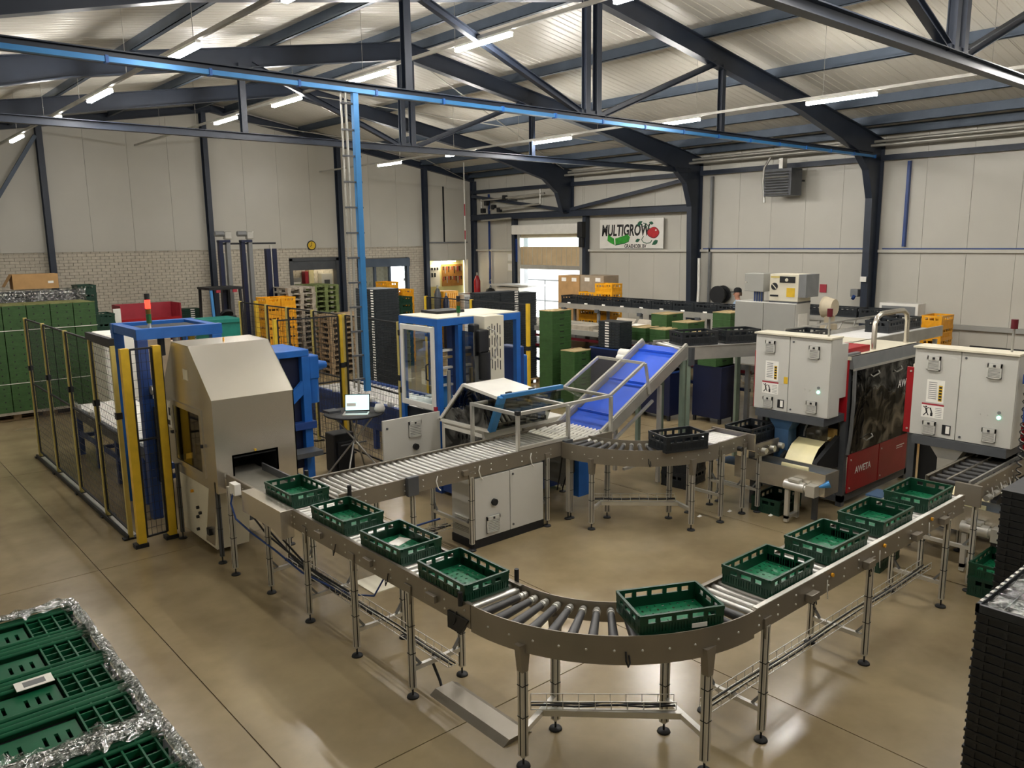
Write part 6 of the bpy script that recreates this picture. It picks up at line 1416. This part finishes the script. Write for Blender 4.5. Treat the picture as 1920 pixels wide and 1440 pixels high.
# small wall things
single(MB().box(18.97, 19.0, 9.95, 10.12, 2.18, 2.38), 'fire_sign', 'redbin', 'small red fire hose sign on the right wall', 'sign', (18.98, 10.03, 2.18))
t = thing('hose_reel', 'black cable reel mounted on the right wall beside the person', 'reel', (18.7, 12.88, 2.0)); MB().cyl((18.6, 12.88, 2.02), (18.66, 12.88, 2.02), .24, 20).cyl((18.84, 12.88, 2.02), (18.9, 12.88, 2.02), .24, 20).build('flange', 'rubber', t); MB().cyl((18.66, 12.88, 2.02), (18.84, 12.88, 2.02), .16, 20).build('drum', 'rubber', t); MB().box(18.9, 19.0, 12.83, 12.93, 1.9, 2.14).build('mount', 'darkgrey', t)
single(MB().box(18.45, 18.47, 8.72, 8.86, 2.5, 2.62), 'column_plate', 'paper', 'small white plate on the near navy column', 'sign', (18.46, 8.79, 2.5))
t = thing('wall_socket', 'grey wall socket box beside the near navy column', 'socket', (18.6, 9.0, 2.15)); MB().box(18.5, 18.66, 8.92, 9.1, 2.14, 2.32).build('box', 'midgrey', t, bevel=.01); MB().cyl((18.5, 9.0, 2.16), (18.44, 9.0, 2.1), .04, 10).build('plug', 'bluedeep', t); MB().box(18.66, 19.0, 8.98, 9.04, 2.2, 2.26).build('arm', 'midgrey', t)
for k, (y, z) in enumerate(((21.9, 2.95), (21.5, 2.95), (21.9, 2.6), (21.5, 2.6))):
    t = thing('notice', 'framed paper notice beside the roller door, '+('upper left', 'upper right', 'lower left', 'lower right')[k], 'notice', (18.95, y, z-.15), 'notices by the roller door'); MB().box(18.97, 18.99, y-.15, y+.15, z-.15, z+.15).build('frame', 'cream', t); MB().box(18.965, 18.97, y-.12, y+.12, z-.12, z+.12).build('sheet', 'paper', t)
t = thing('pipe_manifold', 'tangle of steel pipes and valves high in the far corner', 'pipes', (18.6, 21.6, 4.5))
for p, q in (((18.5, 23.0, 4.95), (18.5, 19.6, 5.05)), ((18.5, 22.4, 4.62), (18.5, 19.8, 4.72)), ((18.5, 19.8, 4.72), (18.5, 19.8, 5.2)), ((18.5, 22.9, 4.5), (18.5, 22.9, 5.0)), ((18.5, 22.9, 4.25), (18.5, 21.3, 4.3))):
    MB().cyl(p, q, .035, 10).build('pipe', 'galv', t)
for y, z in ((22.6, 4.85), (22.2, 4.7), (21.6, 5.0), (21.9, 4.6), (22.8, 4.6)): MB().box(18.42, 18.58, y-.07, y+.07, z-.08, z+.08).build('valve', 'rubber', t, bevel=.02)
MB().box(18.5, 18.995, 21.5, 21.54, 4.9, 4.94).build('wall_bracket', 'darkgrey', t); MB().box(18.9, 18.95, 22.96, 23.02, 1.8, 5.2).build('blue_riser', 'bluedeep', t)
single(MB().cyl((17.43, 22.5, 2.7), (17.43, 22.5, 6.2), .018, 8), 'hanging_pole', 'paper', 'thin red and white pole hanging near the far corner', 'pole', (17.43, 22.5, 2.7)); MB().cyl((17.43, 22.5, 3.6), (17.43, 22.5, 3.9), .02, 8).cyl((17.43, 22.5, 4.4), (17.43, 22.5, 4.8), .02, 8).build('red_band', 'redbin', bpy.data.objects['hanging_pole'])
# hatch doors above the alcove
t = thing('wall_hatch', 'pair of tall white hatch doors above the workshop opening', 'door', (17.7, 23.95, 3.5))
MB().box(16.84, 17.54, 23.93, 23.97, 3.52, 5.48).build('leaf', 'wallwhite', t, bevel=.004); MB().box(17.62, 18.62, 23.93, 23.97, 3.52, 5.42).build('leaf', 'wallwhite', t, bevel=.004); MB().box(17.54, 17.62, 23.94, 23.97, 3.5, 5.48).build('gap_strip', 'rubber', t)
MB().box(16.82, 18.64, 23.92, 23.97, 3.47, 3.52).build('sill', 'midgrey', t); MB().box(17.46, 17.52, 23.9, 23.93, 4.3, 4.42).build('handle', 'alu', t)
# workshop alcove
struct(MB().box(16.86, 18.68, 24.26, 24.3, 0, 3.0), 'wall_alcove', 'yellowwall'); struct(MB().box(16.86, 18.68, 24.06, 24.3, 2.84, 2.86), 'ceiling_alcove', 'wallwhite')
l = thing('added_alcove_lamp', 'unseen lamp added to light the workshop tool board', 'lamp', (17.7, 24.1, 2.8)); MB().box(17.2, 18.2, 24.07, 24.13, 2.82, 2.84).build('housing', 'white', l); MB().box(17.22, 18.18, 24.075, 24.125, 2.8, 2.82).build('diffuser', 'leddim', l)  # lamp added to brighten the alcove, no such source seen there
t = thing('tool_board', 'orange brown tool board with hanging hand tools in the workshop alcove', 'board', (18.1, 24.24, 1.9)); MB().box(17.65, 18.6, 24.22, 24.26, 1.9, 2.7).build('board', 'toolwood', t)
rr = random.Random(8)
for k in range(22):
    x = 17.7+(k % 11)*.083; z = 2.62 if k < 11 else 2.25; h = rr.uniform(.1, .26); MB().box(x-.012, x+.012, 24.2, 24.22, z-h, z).box(x-.025, x+.025, 24.2, 24.22, z-.03, z).build('hand_tool', ('rubber', 'galv', 'redbin')[k % 3], t)
t = thing('spray_gun_board', 'pale panel with black spray guns in the workshop alcove', 'board', (17.2, 24.24, 1.9)); MB().box(16.95, 17.55, 24.23, 24.26, 1.9, 2.7).build('panel', 'cream', t)
for k in range(7): MB().box(17.05+.12*(k % 4), 17.1+.12*(k % 4), 24.19, 24.23, 2.5-.25*(k//4), 2.6-.2*(k//4)).build('spray_gun', 'rubber', t)
t = thing('workbench', 'grey workbench below the tool board', 'bench', (17.7, 23.6, 0)); MB().box(16.95, 18.4, 23.35, 23.75, 1.6, 1.66).build('worktop', 'alu', t); MB().box(17.0, 17.9, 23.4, 23.7, .1, 1.5).build('drawer_block', 'midgrey', t)
for x in (17.0, 18.3): MB().box(x-.04, x+.04, 23.4, 23.48, 0, 1.6).build('leg', 'darkgrey', t)
for k, (x, y, r, h, m_, lb) in enumerate(((15.75, 21.9, .12, 2.0, 'darkgrey', 'grey gas cylinder left of the yellow container'), (15.95, 21.7, .11, 1.75, 'navy', 'dark gas cylinder in front of the yellow container'), (18.4, 23.1, .12, 2.3, 'red', 'tall red gas cylinder in the far corner'))):
    t = thing('gas_cylinder', lb, 'cylinder', (x, y, 0), 'gas cylinders'); MB().lathe([(0, 0), (r, 0), (r, h-.2), (r*.6, h-.06), (r*.3, h)], (x, y, 0), 16).build('vessel', m_, t); MB().cyl((x, y, h), (x, y, h+.1), .03, 8).build('valve', 'galv', t)
t = thing('yellow_container', 'yellow ribbed tool container in front of the workshop alcove', 'container', (16.35, 22.2, 0)); MB().box(16.03, 16.66, 21.95, 22.5, 0, 1.88).build('body', 'amber', t, bevel=.01)
for k in range(7): MB().box(16.07+k*.085, 16.1+k*.085, 21.93, 21.95, .1, 1.8).build('rib', 'amber', t)
t = thing('meter_box', 'small grey slatted box beside the yellow container', 'box', (17.05, 22.1, 0)); MB().box(16.9, 17.2, 21.95, 22.3, 0, 1.72).build('body', 'cabgrey', t, bevel=.01)
for k in range(5): MB().box(16.93+k*.055, 16.96+k*.055, 21.94, 21.95, 1.2, 1.65).build('slat', 'midgrey', t)
t = thing('vacuum_cleaner', 'black vacuum cleaner drum by the far right corner', 'vacuum', (18.2, 22.1, 0)); MB().lathe([(0, .9), (.18, .9), (.2, 1.7), (.14, 1.85), (0, 1.9)], (18.2, 22.1, 0), 16).build('drum', 'rubber', t); MB().tube([(18.2, 22.1, 1.88), (18.2, 22.2, 2.1), (18.2, 22.05, 2.2), (18.2, 21.95, 2.0)], .02, 6).build('hose', 'galv', t); MB().box(18.0, 18.4, 21.9, 22.3, 0, .9).build('stand', 'cabgrey', t)
t = thing('white_cabinet', 'low white cabinet with board on top by the roller door', 'cabinet', (18.4, 21.3, 0)); MB().box(18.2, 18.8, 20.6, 21.8, 0, 1.95).build('body', 'white', t, bevel=.01); MB().box(18.0, 18.85, 19.9, 21.9, 2.0, 2.05).build('board', 'cabgrey', t); MB().box(18.3, 18.7, 20.7, 21.7, 1.95, 2.0).build('riser', 'midgrey', t)
# things seen through the corridor door
for k, (x0, x1, z0, z1, m_, lb) in enumerate(((12.0, 12.35, 1.2, 2.4, 'cabgrey2', 'shelf of white papers behind the open brick doorway'), (12.5, 12.62, 0, 2.6, 'redbin', 'red brown board standing in the corridor'), (12.64, 12.82, 0, 2.65, 'pvc', 'pale yellow door leaf in the corridor'), (13.1, 13.5, 0, 2.5, 'cabgrey', 'white framed door at the corridor wall'))):
    t = thing(('paper_shelf', 'standing_board', 'door_leaf', 'glazed_door')[k], lb, 'board', ((x0+x1)/2, 25.0, 0)); MB().box(x0, x1, 24.9, 25.15, 0, z1).build('panel', m_, t)
    if k == 3: MB().box(x0+.1, x1-.1, 24.89, 24.9, 1.2, 2.3).build('glass', 'darkgrey', t)
    if k == 0:
        for q in range(4): MB().box(x0+.03, x1-.03, 24.89, 24.9, 1.25+q*.28, 1.42+q*.28).build('papers', ('darkgrey', 'paper')[q % 2], t)
